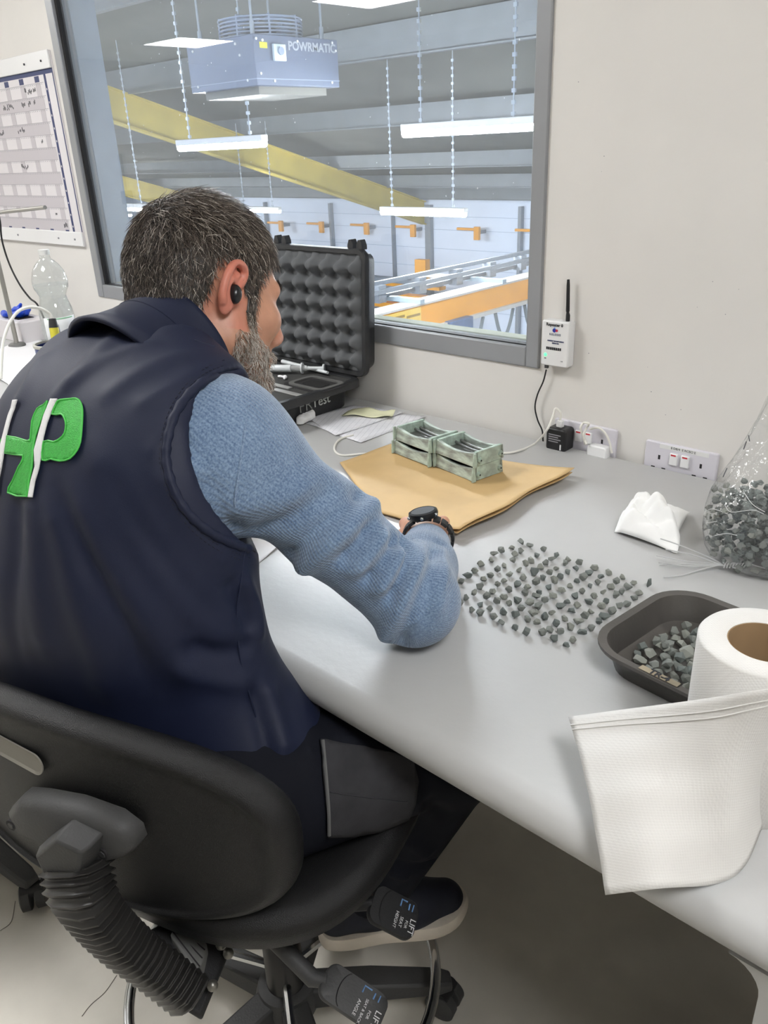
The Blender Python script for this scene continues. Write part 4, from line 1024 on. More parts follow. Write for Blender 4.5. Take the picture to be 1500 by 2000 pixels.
# stones: the outer ones one by one, the core as one heap
cand = []
for i in range(6000):
    if len(cand) >= 92: break
    a = rng.uniform(math.pi * .86, math.pi * 1.98); z = rng.uniform(.008, .105)
    x, y = bagr(a, z); s_ = max(.2, 1 - .0075 / math.hypot(x, y)); p = (BC[0] + x * s_ + .018 * z / .3, BC[1] + y * s_ + .04 * z / .3, DZ + z - .004)
    if any((p[0] - q[0]) ** 2 + (p[1] - q[1]) ** 2 + (p[2] - q[2]) ** 2 < .0122 ** 2 for q in cand): continue
    cand.append(p)
for p in cand:
    stone(p, rng.uniform(.0062, .0076), rng.uniform(0, 6.28), 'grey stone chip showing through the side of the plastic bag', 'stones in the plastic bag', rng.uniform(-.6, .6), rng.uniform(-.6, .6))
core = MB()
for i in range(420):
    a = rng.uniform(0, 6.28); z = .11 * rng.random(); s_ = rng.uniform(.0, .86); x, y = bagr(a, z)
    if z > .095: s_ = s_ * .9
    me = rng.choice(SM); k_ = .0075
    M = Matrix.Translation((BC[0] + x * s_ + .018 * z / .3, BC[1] + y * s_ + .04 * z / .3, DZ + .002 + z)) @ Matrix.Rotation(rng.uniform(0, 6), 4, 'Z') @ Matrix.Rotation(rng.uniform(-.6, .6), 4, 'X') @ Matrix.Scale(k_, 4)
    core.add([tuple(M @ v.co) for v in me.vertices], [tuple(p.vertices) for p in me.polygons])
tagk(core.build('stone_filling', m_stone[1], smooth=None, recalc=False), 'grey stones heaped inside the plastic bag', 'stones', kind='stuff')

# twisted wires and tissue in front of the bag
wi = empty('wire_bundle', tuple(PZ(1430, 1106, DZ)), 'loose bundle of thin steel tie wires twisted at one end', 'wire')
m_wire = mat('bright_wire', (205, 206, 206), .3, metal=.35)
hub = PZ(1412, 1104, DZ + .012)
for pts in ([(1290, 1052, .03), (1320, 1062, .028), (1365, 1080, .022), (1400, 1096, .014)], [(1300, 1073, .022), (1350, 1083, .018), (1395, 1098, .013)], [(1282, 1085, .010), (1340, 1096, .012), (1398, 1101, .012)],
            [(1288, 1103, .004), (1340, 1102, .008), (1398, 1103, .012)], [(1296, 1127, .002), (1330, 1124, .004), (1370, 1112, .008), (1402, 1104, .012)], [(1286, 1098, .008), (1345, 1106, .008), (1400, 1104, .012)]):
    MB().tube(smooth_path([PZ(x, y, DZ + z) for x, y, z in pts] + [hub], 6), .0011, 6).build('wire', m_wire, wi)
MB().tube(smooth_path([hub, PZ(1455, 1100, DZ + .012), PZ(1480, 1106, DZ + .006), PZ(1530, 1120, DZ + .002)], 6), .0009, 6).build('wire', m_wire, wi)
tpts = [hub + (PZ(1452, 1104, DZ + .012) - hub) * s + V3(0, .004 * math.sin(s * 44), .004 * math.cos(s * 44)) for s in np.linspace(0, 1, 60)]
MB().tube(tpts, .001, 6).build('twist', m_wire, wi)
MB().tube(smooth_path([PZ(x, y, DZ + .013) for x, y in ((1430, 1100), (1445, 1096), (1456, 1102), (1448, 1110), (1432, 1108), (1430, 1100))], 6), .001, 6).build('loop', m_wire, wi)
# crumpled tissue: folded sheet with real creases
tn = 46; rg = np.random.default_rng(5)
cT = [PZ(1188, 1038, DZ), PZ(1222, 1002, DZ), PZ(1342, 1010, DZ), PZ(1310, 1088, DZ)]
kv = rg.normal(size=(9, 2)) * 7; ph = rg.uniform(0, 6, 9); G = []
for i in range(tn + 1):
    r = []
    for j in range(tn + 1):
        u, v = i / tn, j / tn
        p = (cT[0] * (1 - u) + cT[1] * u) * (1 - v) + (cT[3] * (1 - u) + cT[2] * u) * v
        h_ = sum(abs(math.sin(kv[q, 0] * u + kv[q, 1] * v + ph[q])) for q in range(9)) / 9
        hump = math.sin(math.pi * min(1, max(0, u))) ** .7 * math.sin(math.pi * v) ** .6
        p = p + V3(.012 * math.sin(7 * v + 2) * (1 - u), .014 * math.sin(6 * u + 1) * v, .002 + .034 * hump * (.15 + h_ * 1.3) + .018 * abs(math.sin(5 * u + 3.5 * v)) * (.3 + hump) + .008 * abs(math.sin(13 * u - 9 * v)) * hump)
        r.append(p)
    G.append(r)
tagk(MB().grid(G).build('crumpled_tissue', mat('tissue_white', (240, 240, 238)), smooth=35, solid=.0004), 'crumpled white paper towel beside the bag of stones', 'tissue')

# ------------------------------------------------------------------ paper roll and its loose sheet
RC = (-.178, .690); RR = .0595; RH = .175
m_roll = bpy.data.materials.new('embossed_paper'); m_roll.use_nodes = True
nt = m_roll.node_tree; bs = nt.nodes['Principled BSDF']; bs.inputs['Base Color'].default_value = lin((206, 204, 200)); bs.inputs['Roughness'].default_value = .75
tcn = nt.nodes.new('ShaderNodeTexCoord'); mpn = nt.nodes.new('ShaderNodeMapping'); wv = nt.nodes.new('ShaderNodeTexVoronoi'); wv.inputs['Scale'].default_value = 420; bpn = nt.nodes.new('ShaderNodeBump'); bpn.inputs['Strength'].default_value = .28; bpn.inputs['Distance'].default_value = .001
wv.inputs['Randomness'].default_value = .12
mpn.inputs['Rotation'].default_value = (.5, .4, .6)
nt.links.new(tcn.outputs['Object'], mpn.inputs[0]); nt.links.new(mpn.outputs[0], wv.inputs[0]); nt.links.new(wv.outputs['Distance'], bpn.inputs['Height']); nt.links.new(bpn.outputs[0], bs.inputs['Normal'])
pr_ = empty('paper_roll', (RC[0], RC[1], DZ), 'white embossed paper towel roll standing on the desk with its end unrolled', 'paper roll')
ci = .0325
MB().lathe([(ci + .001, .0005), (RR - .001, .0005), (RR, .003), (RR, RH - .003), (RR - .002, RH - .0005), (RR - .012, RH), (ci + .006, RH - .0005), (ci + .001, RH - .002), (ci + .001, .0005)], (RC[0], RC[1], DZ), 72).build('wound_paper', m_roll, pr_, smooth=50)
MB().lathe([(ci, .0008), (ci + .0009, .0008), (ci + .0009, RH - .0025), (ci, RH - .0025), (ci, .0008)], (RC[0], RC[1], DZ), 60).build('core', mat('core_board', (150, 124, 92), .8, var=.06), pr_, smooth=50)
top = [PT(1110, 1400, .90), PT(1215, 1386, .86), PT(1322, 1372, .815), PT(1400, 1361, .785), PT(1470, 1350, .765), PT(1560, 1338, .77)]
bot = [PT(1183, 1740, .82), PT(1285, 1733, .80), PZ(1395, 1728, DZ + .0025), PZ(1455, 1692, DZ + .0025), PZ(1502, 1590, DZ + .003), PZ(1580, 1480, DZ + .004)]
tp = smooth_path(top, 8); bp_ = smooth_path(bot, 8); n = len(tp); mm_ = 26; G = []
for i in range(n):
    u = i / (n - 1); r = []
    for j in range(mm_ + 1):
        v = j / mm_
        p = tp[i] * (1 - v) + bp_[i] * v
        bulge = math.sin(math.pi * v)
        p = p + V3(0, -.010 * bulge * u, .016 * bulge * (1 - u) ** 1.2 - .006 * bulge * u)
        if u < .3: p = p + V3(0, 0, -.01 * (v ** 3) * (1 - u / .3)) * .4
        p = p + V3(0, 0, .0012 * math.sin(24 * v + 4 * u) * (v > .12))
        p[2] = max(p[2], DZ + .002) if p[1] > YD0 + .02 else p[2]
        r.append(p)
    G.append(r)
MB().grid(G).build('loose_sheet', m_roll, pr_, smooth=170, solid=.0005)
# embossed seam ridges along the sheet and round the roll
for s in (.1, .13):
    MB().tube([np.array(G[i][int(s * mm_)]) + V3(0, -.0004, .0006) for i in range(0, n, 1)], .0009, 5).build('seam_ridge', m_roll, pr_)
# ------------------------------------------------------------------ office chair
CF = unit((-.30, .95, 0)); CR = unit((.95, .30, 0)); UP = V3(0, 0, 1)
m_pu = mat('black_polyurethane', (22, 22, 23), .42, spec=.35, bump=.5, bscale=900, var=.1, vscale=8)
m_blk = mat('black_nylon', (30, 30, 31), .5, spec=.35, bump=.2, bscale=500, var=.08)
m_blk2 = mat('dusty_nylon', (60, 60, 60), .55, spec=.35, bump=.2, bscale=300, var=.1, vscale=12)
m_chrome = mat('chrome', (200, 202, 204), .15, metal=1)
m_rubber = mat('bellows_rubber', (40, 39, 38), .36, var=.08)
oc = empty('office_chair', (-.765, .50, 0), 'black swivel work chair with oval backrest and ribbed back support, under the seated person', 'chair')
BC_ = V3(-.770, .247, .664)
def backpt(a, b, d):
    """a: sideways, b: up, d: behind the shell's rear face (negative = towards the sitter)"""
    wrap = .62 * a * a + .25 * b * b
    return BC_ + CR * a + UP * (b * .985) + CF * (wrap - d + .05 * b)
def se(t, w, h, n=2.6):
    c, s = math.cos(t), math.sin(t)
    return w * math.copysign(abs(c) ** (2 / n), c), h * math.copysign(abs(s) ** (2 / n), s)
NB = 72; ths = [2 * math.pi * i / NB for i in range(NB)]
HW, HH = .276, .132
def bring(w, h, d): return [backpt(*se(t, w, h), d) for t in ths]
# rear face as concentric rings so it can follow the curve, then round the edge to the front
rings = [bring(HW * s, HH * s, -.006) for s in (.02, .2, .4, .6, .75, .86)] + [bring(HW * .9, HH * .885, -.004)]
for k_ in range(9):
    a = math.pi * k_ / 8; ins = .016 * (1 - math.sin(a)); d = .000 - .022 * (1 - math.cos(a))
    rings.append(bring(HW - ins, HH - ins, d))
rings += [bring(HW * s, HH * s, -.045 - .006 * (1 - s)) for s in (.85, .6, .3, .02)]
MB().rings(rings).build('backrest', m_pu, oc, smooth=170)
# hand slot: a shallow rounded recess, its lit inside painted as lighter grey
sc = on_plane = None
def backpix(px, py, d):
    r = ray(px, py); lo, hi = .5, 1.6
    # march until the sight line meets the curved plane at depth d
    best = None
    for t in np.linspace(.6, 1.5, 1800):
        p = EYE + r * t; q = p - BC_; a = q @ CR; b = q[2] / .985
        f_ = q @ CF - (.62 * a * a + .25 * b * b - d + .05 * b)
        if f_ > 0: return a, b
    return a, b
sa, sb = backpix(30, 1478, .0); sa -= .028
slot = [(sa + p[0], sb + p[1]) for p in rrect(.145, .030, .0148, 8)]
MB().rings([[backpt(a, b, -.003) for a, b in slot], [backpt(a, b, -.0012) for a, b in slot], [backpt(sa + (a - sa) * .93, sb + (b - sb) * .8, -.0035) for a, b in slot]]).build('hand_slot', mat('slot_lit_grey', (128, 124, 116), .6), oc, smooth=30)
# rear bracket
brk = [(4, 1596), (26, 1573), (60, 1576), (130, 1590), (205, 1618), (240, 1645), (248, 1668), (236, 1684), (205, 1692), (178, 1690), (164, 1700), (150, 1712), (112, 1708), (96, 1690), (74, 1650), (40, 1638), (10, 1618)]
bab = [backpix(x, y, .03) for x, y in brk]; ca = np.mean([p[0] for p in bab]); cb2 = np.mean([p[1] for p in bab])
def bshape(s, d): return [backpt(ca + (a - ca) * s, cb2 + (b - cb2) * s, d) for a, b in bab]
MB().rings([bshape(1.03, .0), bshape(1.03, .012), bshape(.98, .022), bshape(.86, .028)]).build('back_bracket', m_blk2, oc, smooth=50)
hp = [(75, 1655), (120, 1622), (180, 1650), (172, 1690), (165, 1705), (150, 1716), (112, 1712), (92, 1690)]
hab = [backpix(x, y, .045) for x, y in hp]; ha = np.mean([p[0] for p in hab]); hb = np.mean([p[1] for p in hab])
MB().rings([[backpt(a, b, .02) for a, b in hab], [backpt(a, b, .045) for a, b in hab], [backpt(ha + (a - ha) * .85, hb + (b - hb) * .9, .056) for a, b in hab]]).build('bracket_housing', m_blk2, oc, smooth=40, bevel=.003)
for px, py in ((200, 1668), (22, 1612)):
    a, b = backpix(px, py, .028)
    MB().tube([backpt(a, b, .024), backpt(a, b, .0285)], .0075, 14).build('screw_recess', m_slot, oc)
    MB().tube([backpt(a, b, .0282), backpt(a, b, .0295)], .0045, 6).build('screw', m_blk2, oc)
# ribbed bellows round the back bar
h0 = backpt(ha, hb - .012, .036); t0_ = float(np.linalg.norm(h0 - EYE))
path = smooth_path([h0, PT(160, 1748, t0_ + .01), PT(192, 1795, t0_ + .03), PT(245, 1848, t0_ + .055), PT(310, 1898, t0_ + .075), PT(372, 1948, t0_ + .09)], 14)
print('T0', t0_)
P_b = np.array(path); Lc = np.concatenate([[0], np.cumsum(np.linalg.norm(np.diff(P_b, axis=0), axis=1))]); tot = Lc[-1]
ns = 24 * 6 + 1; ss = np.linspace(0, tot, ns); pth = [V3(*[np.interp(s, Lc, P_b[:, i]) for i in range(3)]) for s in ss]
rad = [(.029 if i % 6 in (0, 1) else (.031 if i % 6 in (2, 5) else .034)) * (1 - .12 * i / ns) for i in range(ns)]
rs = []; x = None
for i in range(ns):
    T = unit(pth[min(i + 1, ns - 1)] - pth[max(i - 1, 0)])
    x = unit(CR - T * (CR @ T)); y = np.cross(T, x)
    poly8 = [(1.22, .0), (1.12, .55), (.55, .78), (-.55, .78), (-1.12, .55), (-1.22, 0), (-1.1, -.6), (-.5, -.85), (.5, -.85), (1.1, -.6)]
    rs.append([pth[i] + rad[i] * (x * a + y * b) for a, b in poly8])
MB().rings(rs).build('bellows', m_rubber, oc, smooth=45)
# seat
SC = V3(-.765, .50, .548)
def seatpt(a, f, z): return SC + CR * a + CF * f + UP * z
def sring(w, dp, z, n=2.8): return [seatpt(*se(t, w, dp, n), z + .014 * (se(t, w, dp, n)[0] / .24) ** 2 - .018 * max(0, se(t, w, dp, n)[1] / .22) ** 3) for t in ths]
MB().rings([sring(.19, .17, -.066), sring(.225, .205, -.060), sring(.238, .218, -.045), sring(.243, .222, -.025), sring(.238, .218, -.008), sring(.222, .204, .001), sring(.18, .165, -.004), sring(.1, .09, -.008), sring(.01, .01, -.009)]).build('seat', m_pu, oc, smooth=170)
MB().rings([sring(.17, .15, -.078), sring(.185, .165, -.066)]).build('seat_pan', m_blk, oc, smooth=40)
# mechanism under the seat
def obox(c, hx, hy, hz, name, m, bevel=.003, R_=CR, F_=CF, parent=oc):
    c = np.asarray(c); b = MB(); vs_ = [c + R_ * sx * hx + F_ * sy * hy + UP * sz * hz for sz in (-1, 1) for sx, sy in ((-1, -1), (1, -1), (1, 1), (-1, 1))]
    b.add(vs_, [(0, 3, 2, 1), (4, 5, 6, 7), (0, 1, 5, 4), (1, 2, 6, 5), (2, 3, 7, 6), (3, 0, 4, 7)]); return b.build(name, m, parent, bevel=bevel)
obox(seatpt(0, -.02, -.105), .075, .13, .028, 'mechanism', m_blk)
mp1 = [PT(195, 1862, 1.15), PT(392, 1985, 1.17), PT(452, 1840, 1.19), PT(330, 1795, 1.2)]
MB().rings([[p + V3(0, 0, -.012) for p in mp1], mp1]).build('bar_cradle', m_blk, oc, bevel=.004)
g0 = [PT(330, 1822, 1.165), PT(385, 1905, 1.15), PT(405, 1840, 1.17), PT(352, 1806, 1.185)]
MB().rings([[p + V3(0, 0, -.03) for p in g0], g0]).build('cover_pad', mat('pad_grey', (104, 104, 102), .6), oc, bevel=.004)
for s in (.25, .5, .75):
    a = g0[0] * (1 - s) + g0[3] * s; b = g0[1] * (1 - s) + g0[2] * s
    MB().tube([a + V3(0, 0, .0005), b + V3(0, 0, .0005)], .0009, 5).build('pad_groove', m_slot, oc)
for px, py, t in ((432, 1845, 1.172), (446, 1862, 1.165), (415, 1925, 1.15)):
    MB().sphere(PT(px, py, t), .007, 12, 8).build('bolt', mat('bolt_steel', (120, 118, 112), .35, metal=.7), oc)
# gas column, star base, castors, foot ring
cx_, cy_ = -.752, .505
MB().cyl((cx_, cy_, .2), (cx_, cy_, .46), .016).build('gas_rod', m_blk, oc)
MB().lathe([(.001, .07), (.036, .07), (.036, .10), (.032, .105), (.030, .235), (.026, .24), (.026, .25), (.001, .25)], (cx_, cy_, 0), 28).build('column_sleeve', mat('gloss_black', (24, 24, 25), .25), oc, smooth=40)
def base(cx, cy, a0, parent, m, n=5, rad=.262, drop=0):
    MB().lathe([(.001, .075), (.05, .075), (.052, .10), (.046, .122), (.036, .126), (.001, .126)], (cx, cy, 0), 28).build('base_hub', m, parent, smooth=40)
    for i in range(n):
        a = math.radians(a0 + i * 360 / n); d = V3(math.cos(a), math.sin(a), 0); nrm = V3(-d[1], d[0], 0); c0_ = V3(cx, cy, 0)
        rs = []
        for s, w_, zt_, zb2 in ((.03, .026, .118, .08), (.14, .024, .108, .075), (rad - .01, .020, .086, .062), (rad + .012, .015, .078, .062)):
            p = c0_ + d * s; rs.append([p + nrm * w_ + UP * zb2, p - nrm * w_ + UP * zb2, p - nrm * w_ * .85 + UP * zt_, p + nrm * w_ * .85 + UP * zt_])
        MB().rings(rs).build('base_arm', m, parent, bevel=.004, smooth=50)
        e_ = c0_ + d * rad
        cs_ = MB().cyl(e_ + UP * .05, e_ + UP * .068, .0075, n=10).build('castor', m_blk, parent)
        wa = unit(nrm * .8 + d * .6)
        for sg in (-1, 1):
            MB().tube([e_ + wa * sg * .004 + UP * .027, e_ + wa * sg * .006 + UP * .027, e_ + wa * sg * .022 + UP * .027, e_ + wa * sg * .025 + UP * .027], [.024, .0268, .0268, .02], 22).build('castor_wheel', m_blk2, cs_)
        MB().tube([e_ - wa * .02 + UP * .045, e_ + wa * .02 + UP * .045], .016, 12).build('castor_hood', m_blk, cs_)
base(cx_, cy_, 49, oc, m_blk2)
MB().tube([(cx_ + .245 * math.cos(a), cy_ + .245 * math.sin(a), .150) for a in np.linspace(0, 2 * math.pi, 65)], .0085, 12, cap=False).build('foot_ring', m_chrome, oc)
for k_ in range(3):
    a = math.radians(85 + 120 * k_); MB().tube([(cx_ + .03 * math.cos(a), cy_ + .03 * math.sin(a), .150), (cx_ + .245 * math.cos(a), cy_ + .245 * math.sin(a), .150)], .007, 8).build('foot_ring_spoke', m_chrome, oc)
# lever paddles
def paddle(corners, t, shaft, lines, m, name):
    c = [PT(x, y, tt_) for (x, y), tt_ in zip(corners, t)]
    ce = sum(c) / 4; uu = unit(c[1] - c[0]); nn = unit(np.cross(uu, c[3] - c[0])); nn = nn if nn[2] > 0 else -nn; vv = np.cross(nn, uu)
    w_, h_ = np.linalg.norm((c[1] + c[2]) - (c[0] + c[3])) / 2, np.linalg.norm((c[3] + c[2]) - (c[0] + c[1])) / 2
    pl = rrect(w_, h_, .014, 6)
    rs = [[ce + uu * p[0] * s + vv * p[1] * s + nn * z for p in pl] for s, z in ((.94, -.005), (1, -.002), (1, .003), (.95, .0055), (.5, .006))]
    pd_ = MB().rings(rs).build(name, m, oc, smooth=50)
    arc = [ce + uu * (-w_ * .12 + .25 * h_ * math.cos(q) * -1 + .0) + vv * (h_ * .46 * math.sin(q)) + nn * .0062 for q in np.linspace(-1.3, 1.3, 14)]
    MB().tube(arc, .0007, 5).build('moulded_line', m_blk, pd_)
    for (tx, sz, dx, dy) in lines:
        text('lettering', tx, sz, ce + uu * dx * w_ + vv * dy * h_ + nn * .0063, -vv, uu, mat('letter_white', (205, 205, 205), .6), pd_, extrude=.0001)
    ar = lambda pts, r: MB().tube([ce + uu * a * w_ + vv * b * h_ + nn * .0064 for a, b in pts], r, 5).build('pictogram', mat('letter_blue', (92, 130, 176), .6), pd_)
    ar([(.08, .2), (.08, .38), (.2, .38)], .0011); ar([(.26, .2), (.26, .36)], .0011); ar([(.34, .2), (.34, .38)], .0009)
    sp_ = [PT(*q) for q in shaft]
    MB().tube(sp_ + [ce - uu * w_ * .42], [.011] * len(sp_) + [.009], 12).build('lever_shaft', m_blk2 if m is m_blk2 else m_blk, oc)
    return pd_
paddle([(708, 1796), (742, 1730), (826, 1768), (796, 1842)][0:1] + [(798, 1843)] + [(826, 1764)] + [(735, 1732)], (1.17, 1.19, 1.21, 1.19), [(600, 1740, 1.2), (680, 1765, 1.19)],
       [('LIFT', .0115, .40, -.16), ('FOR', .0055, .28, -.16), ('SEAT', .0062, .17, -.16), ('HEIGHT', .0062, .06, -.16)], m_blk, 'height_paddle')
paddle([(598, 1930), (735, 2022), (762, 1948), (662, 1893)], (1.17, 1.185, 1.205, 1.185), [(478, 1790, 1.2), (540, 1840, 1.19), (612, 1912, 1.185)],
       [('LIFT', .0115, .40, -.2), ('FOR', .0055, .28, -.2), ('SEAT & BACK', .005, .19, -.2), ('ANGLE', .0062, .09, -.2)], m_blk2, 'angle_paddle')

# stool standing left of the picture
c2p = PZ(72, 1768, 0)
oc2 = empty('work_stool', (float(c2p[0]) - .25, float(c2p[1]) - .04, 0), 'black wheeled stool at the lower left edge, only a castor showing', 'stool')
base(float(c2p[0]) - .26, float(c2p[1]) - .045, 10, oc2, m_blk2)
MB().cyl((float(c2p[0]) - .26, float(c2p[1]) - .045, .12), (float(c2p[0]) - .26, float(c2p[1]) - .045, .46), .025).build('column', m_blk, oc2)
MB().rings([[V3(float(c2p[0]) - .30, float(c2p[1]) - .08, z) + V3(*se(t, w_, w_, 2.8), 0) for t in ths] for w_, z in ((.16, .46), (.2, .465), (.215, .49), (.2, .515), (.1, .52), (.01, .52))]).build('seat', m_pu, oc2, smooth=170)
# ------------------------------------------------------------------ the seated man
yw, pt_, rl = math.radians(8), math.radians(20), math.radians(15)
hr = V3(math.cos(yw), -math.sin(yw), 0); hf = V3(math.sin(yw) * math.cos(pt_), math.cos(yw) * math.cos(pt_), -math.sin(pt_)); hu = np.cross(hr, hf)
hr, hu = math.cos(rl) * hr + math.sin(rl) * hu, -math.sin(rl) * hr + math.cos(rl) * hu
HA = np.array([hf, hr, hu]); HC = PT(458, 572, 1.08) - hr * .078
def HL(p): return HC + np.asarray(p, float) @ HA
NECK = V3(-.915, .535, 1.10)
SHR, ELR, WRR = V3(-.765, .535, 1.045), V3(-.602, .680, .818), V3(-.724, .852, .796)
SHL, ELL, WRL = V3(-1.085, .53, 1.07), V3(-1.17, .66, .835), V3(-1.08, .80, .812)
def to_local(p): return (np.asarray(p) - HC) @ HA.T
# head in its own frame (x face, y right ear, z crown)
hd = Field((-.135, -.112, -.19), (.145, .112, .15), .00135)
hd.ell((-.002, 0, .045), (.098, .077, .092), k=.02)
hd.ell((-.035, 0, .02), (.066, .068, .07), k=.02)
hd.ell((.045, 0, -.02), (.054, .061, .082), k=.03)
for s in (-1, 1):
    hd.cone((.012, s * .054, -.055), (.078, s * .016, -.098), .020, .018, k=.025)
    hd.cone((.012, s * .054, -.055), (.010, s * .060, -.01), .018, .016, k=.025)
    hd.ell((.066, s * .046, -.018), (.024, s and .022, .020), k=.022)
    hd.cone((.090, s * .010, .030), (.078, s * .046, .026), .011, .010, k=.014)
    hd.ell((.099, s * .033, .010), (.012, .017, .011), k=.012, cut=True)
    hd.ell((.078, s * .033, .009), (.0135, .0135, .0125), k=.003)
    hd.cone((.1115, s * .009, -.034), (.108, s * .011, -.036), .0068, .0065, k=.006)
    hd.cone((.094, s * .020, -.064), (.102, 0, -.061), .006, .008, k=.007)
    hd.cone((.092, s * .018, -.073), (.100, 0, -.074), .006, .008, k=.007)
hd.ell((.085, 0, -.102), (.018, .022, .016), k=.02)
hd.cone((.093, 0, .026), (.1195, 0, -.026), .009, .0105, k=.012)
hd.cone((.098, 0, -.045), (.099, 0, -.055), .010, .010, k=.012)
nk = to_local(NECK)
hd.cone((-.022, 0, -.045), nk * .75 + V3(-.022, 0, -.045) * .25, .055, .060, k=.04)
hd.cone((-.038, 0, -.03), nk * .7 + V3(-.03, 0, -.03) * .3 + V3(-.01, 0, 0), .040, .045, k=.04)
# ears
for s in (-1, 1):
    def ep(a, c, o=0): return V3(-.006 + a + .34 * c, s * (.0725 + .55 * max(0, .014 - a) + o), c + .002)
    hd.ell(ep(-.004, .004, .001), (.0165, .0055, .028), np.array([unit((1, -s * .5, 0)), unit((s * .5, 1, 0)), (0, 0, 1)]), k=.006)
    hel = [(.004, .002), (.011, .012), (.0115, .023), (.005, .0315), (-.006, .0335), (-.0155, .028), (-.0195, .017), (-.0195, .004), (-.0165, -.009), (-.011, -.020)]
    hp_ = smooth_path([V3(a, c, 0) for a, c in hel], 4)
    for q0_, q1_ in zip(hp_[:-1], hp_[1:]): hd.cone(ep(q0_[0], q0_[1], .0035), ep(q1_[0], q1_[1], .0035), .0037, .0037, k=.004)
    ant = smooth_path([V3(a, c, 0) for a, c in ((.002, .021), (-.007, .016), (-.0105, .006), (-.009, -.006), (-.004, -.013))], 3)
    for q0_, q1_ in zip(ant[:-1], ant[1:]): hd.cone(ep(q0_[0], q0_[1], .001), ep(q1_[0], q1_[1], .001), .0030, .0030, k=.004)
    hd.ell(ep(-.003, -.0235, .002), (.0085, .0045, .0105), k=.008)
    hd.ell(ep(.001, -.003, .006), (.0075, .008, .0105), k=.004, cut=True)
    hd.ell(ep(-.006, .022, .007), (.0075, .006, .007), k=.004, cut=True)
    hd.cone(ep(.0105, -.002, .004), ep(.0095, -.008, .004), .0034, .003, k=.004)
Ph, Qh = hd.mesh(); del hd
Ph = np_relax(Ph, Qh, 1, .4)
Nh = np_normals(Ph, Qh)
# hands: palm, four fingers and thumb, curled over the work
def hand(wr, d, side, fl):
    d = unit(d); up_ = V3(0, 0, 1); lat = unit(np.cross(d, up_)) * side      # lat points to the thumb side
    pal = wr + d * .03
    k1 = wr + d * .088 + V3(0, 0, -.004)
    fl.cone(wr - d * .10, wr, .030, .026, k=.01); fl.cone(wr, wr + d * .05, .024, .03, k=.012, flat=(up_, .7))
    for i, (o, ln) in enumerate(((-.030, .062), (-.010, .076), (.011, .083), (.031, .078))):
        b = wr + d * (.088 - abs(i - 1.7) * .004) + lat * o; fl.cone(wr + d * .03 + lat * o * .6, b, .015, .0115, k=.012)
        m1 = b + d * ln * .42 + V3(0, 0, -.012) ; m2 = m1 + d * ln * .25 + V3(0, 0, -.018); m3 = m2 + d * ln * .06 + V3(0, 0, -.016)
        fl.cone(b, m1, .0098, .0088, k=.003); fl.cone(m1, m2, .0088, .008, k=.003); fl.cone(m2, m3, .008, .0068, k=.003)
    t0 = wr + d * .028 + lat * .024 + V3(0, 0, -.006); t1 = t0 + d * .034 + lat * .026 + V3(0, 0, -.012); t2 = t1 + d * .032 + lat * .002 + V3(0, 0, -.012)
    fl.cone(t0, t1, .0145, .011, k=.01); fl.cone(t1, t2, .0105, .0085, k=.004)
hands = []
for wr, el, side in ((WRR, ELR, -1), (WRL, ELL, 1)):
    d = unit(wr - el); d = unit(d + V3(-.30, .12, -.05)); c = wr + d * .09
    fl = Field(c - .19, c + .16, .0024); hand(wr + V3(0, 0, .006), d, side, fl); P, Q = fl.mesh(); P = np_relax(P, Q, 1, .4); P[:, 2] = np.maximum(P[:, 2], DZ + .0015); hands.append((P, Q))
# hidden core of the body, one surface under the clothes
bf = Field((-1.30, .10, .10), (-.44, 1.0, 1.24), .009)
TB = dict(pelvis=V3(-.785, .45, .63), waist=V3(-.81, .435, .80), chest=V3(-.865, .48, .97))
bf.cone(TB['pelvis'], TB['waist'], .085, .08, k=.03); bf.cone(TB['waist'], TB['chest'], .08, .085, k=.03); bf.cone(TB['chest'], NECK, .08, .05, k=.03); bf.cone(NECK, HL((-.022, 0, -.05)), .05, .05, k=.02)
bf.cone(SHL, SHR, .05, .05, k=.03)
for a, b, c in ((SHR, ELR, WRR), (SHL, ELL, WRL)): bf.cone(a, b, .042, .036, k=.02); bf.cone(b, c, .036, .024, k=.02)
HIPR, KNR, ANR = V3(-.675, .40, .615), V3(-.565, .72, .585), V3(-.690, .645, .262)
HIPL, KNL, ANL = V3(-.86, .40, .615), V3(-.95, .76, .585), V3(-.93, .72, .20)
for a, b, c in ((HIPR, KNR, ANR), (HIPL, KNL, ANL)): bf.cone(a, b, .07, .05, k=.02); bf.cone(b, c, .05, .035, k=.02)
Pb, Qb = bf.mesh(); del bf
Pw = Ph @ HA + HC
PP = np.concatenate([Pw, hands[0][0], hands[1][0], Pb]); o1 = len(Pw); o2 = o1 + len(hands[0][0]); o3 = o2 + len(hands[1][0])
QQ = np.concatenate([Qh, hands[0][1] + o1, hands[1][1] + o2, Qb + o3])
me = np_mesh('person', PP, QQ)
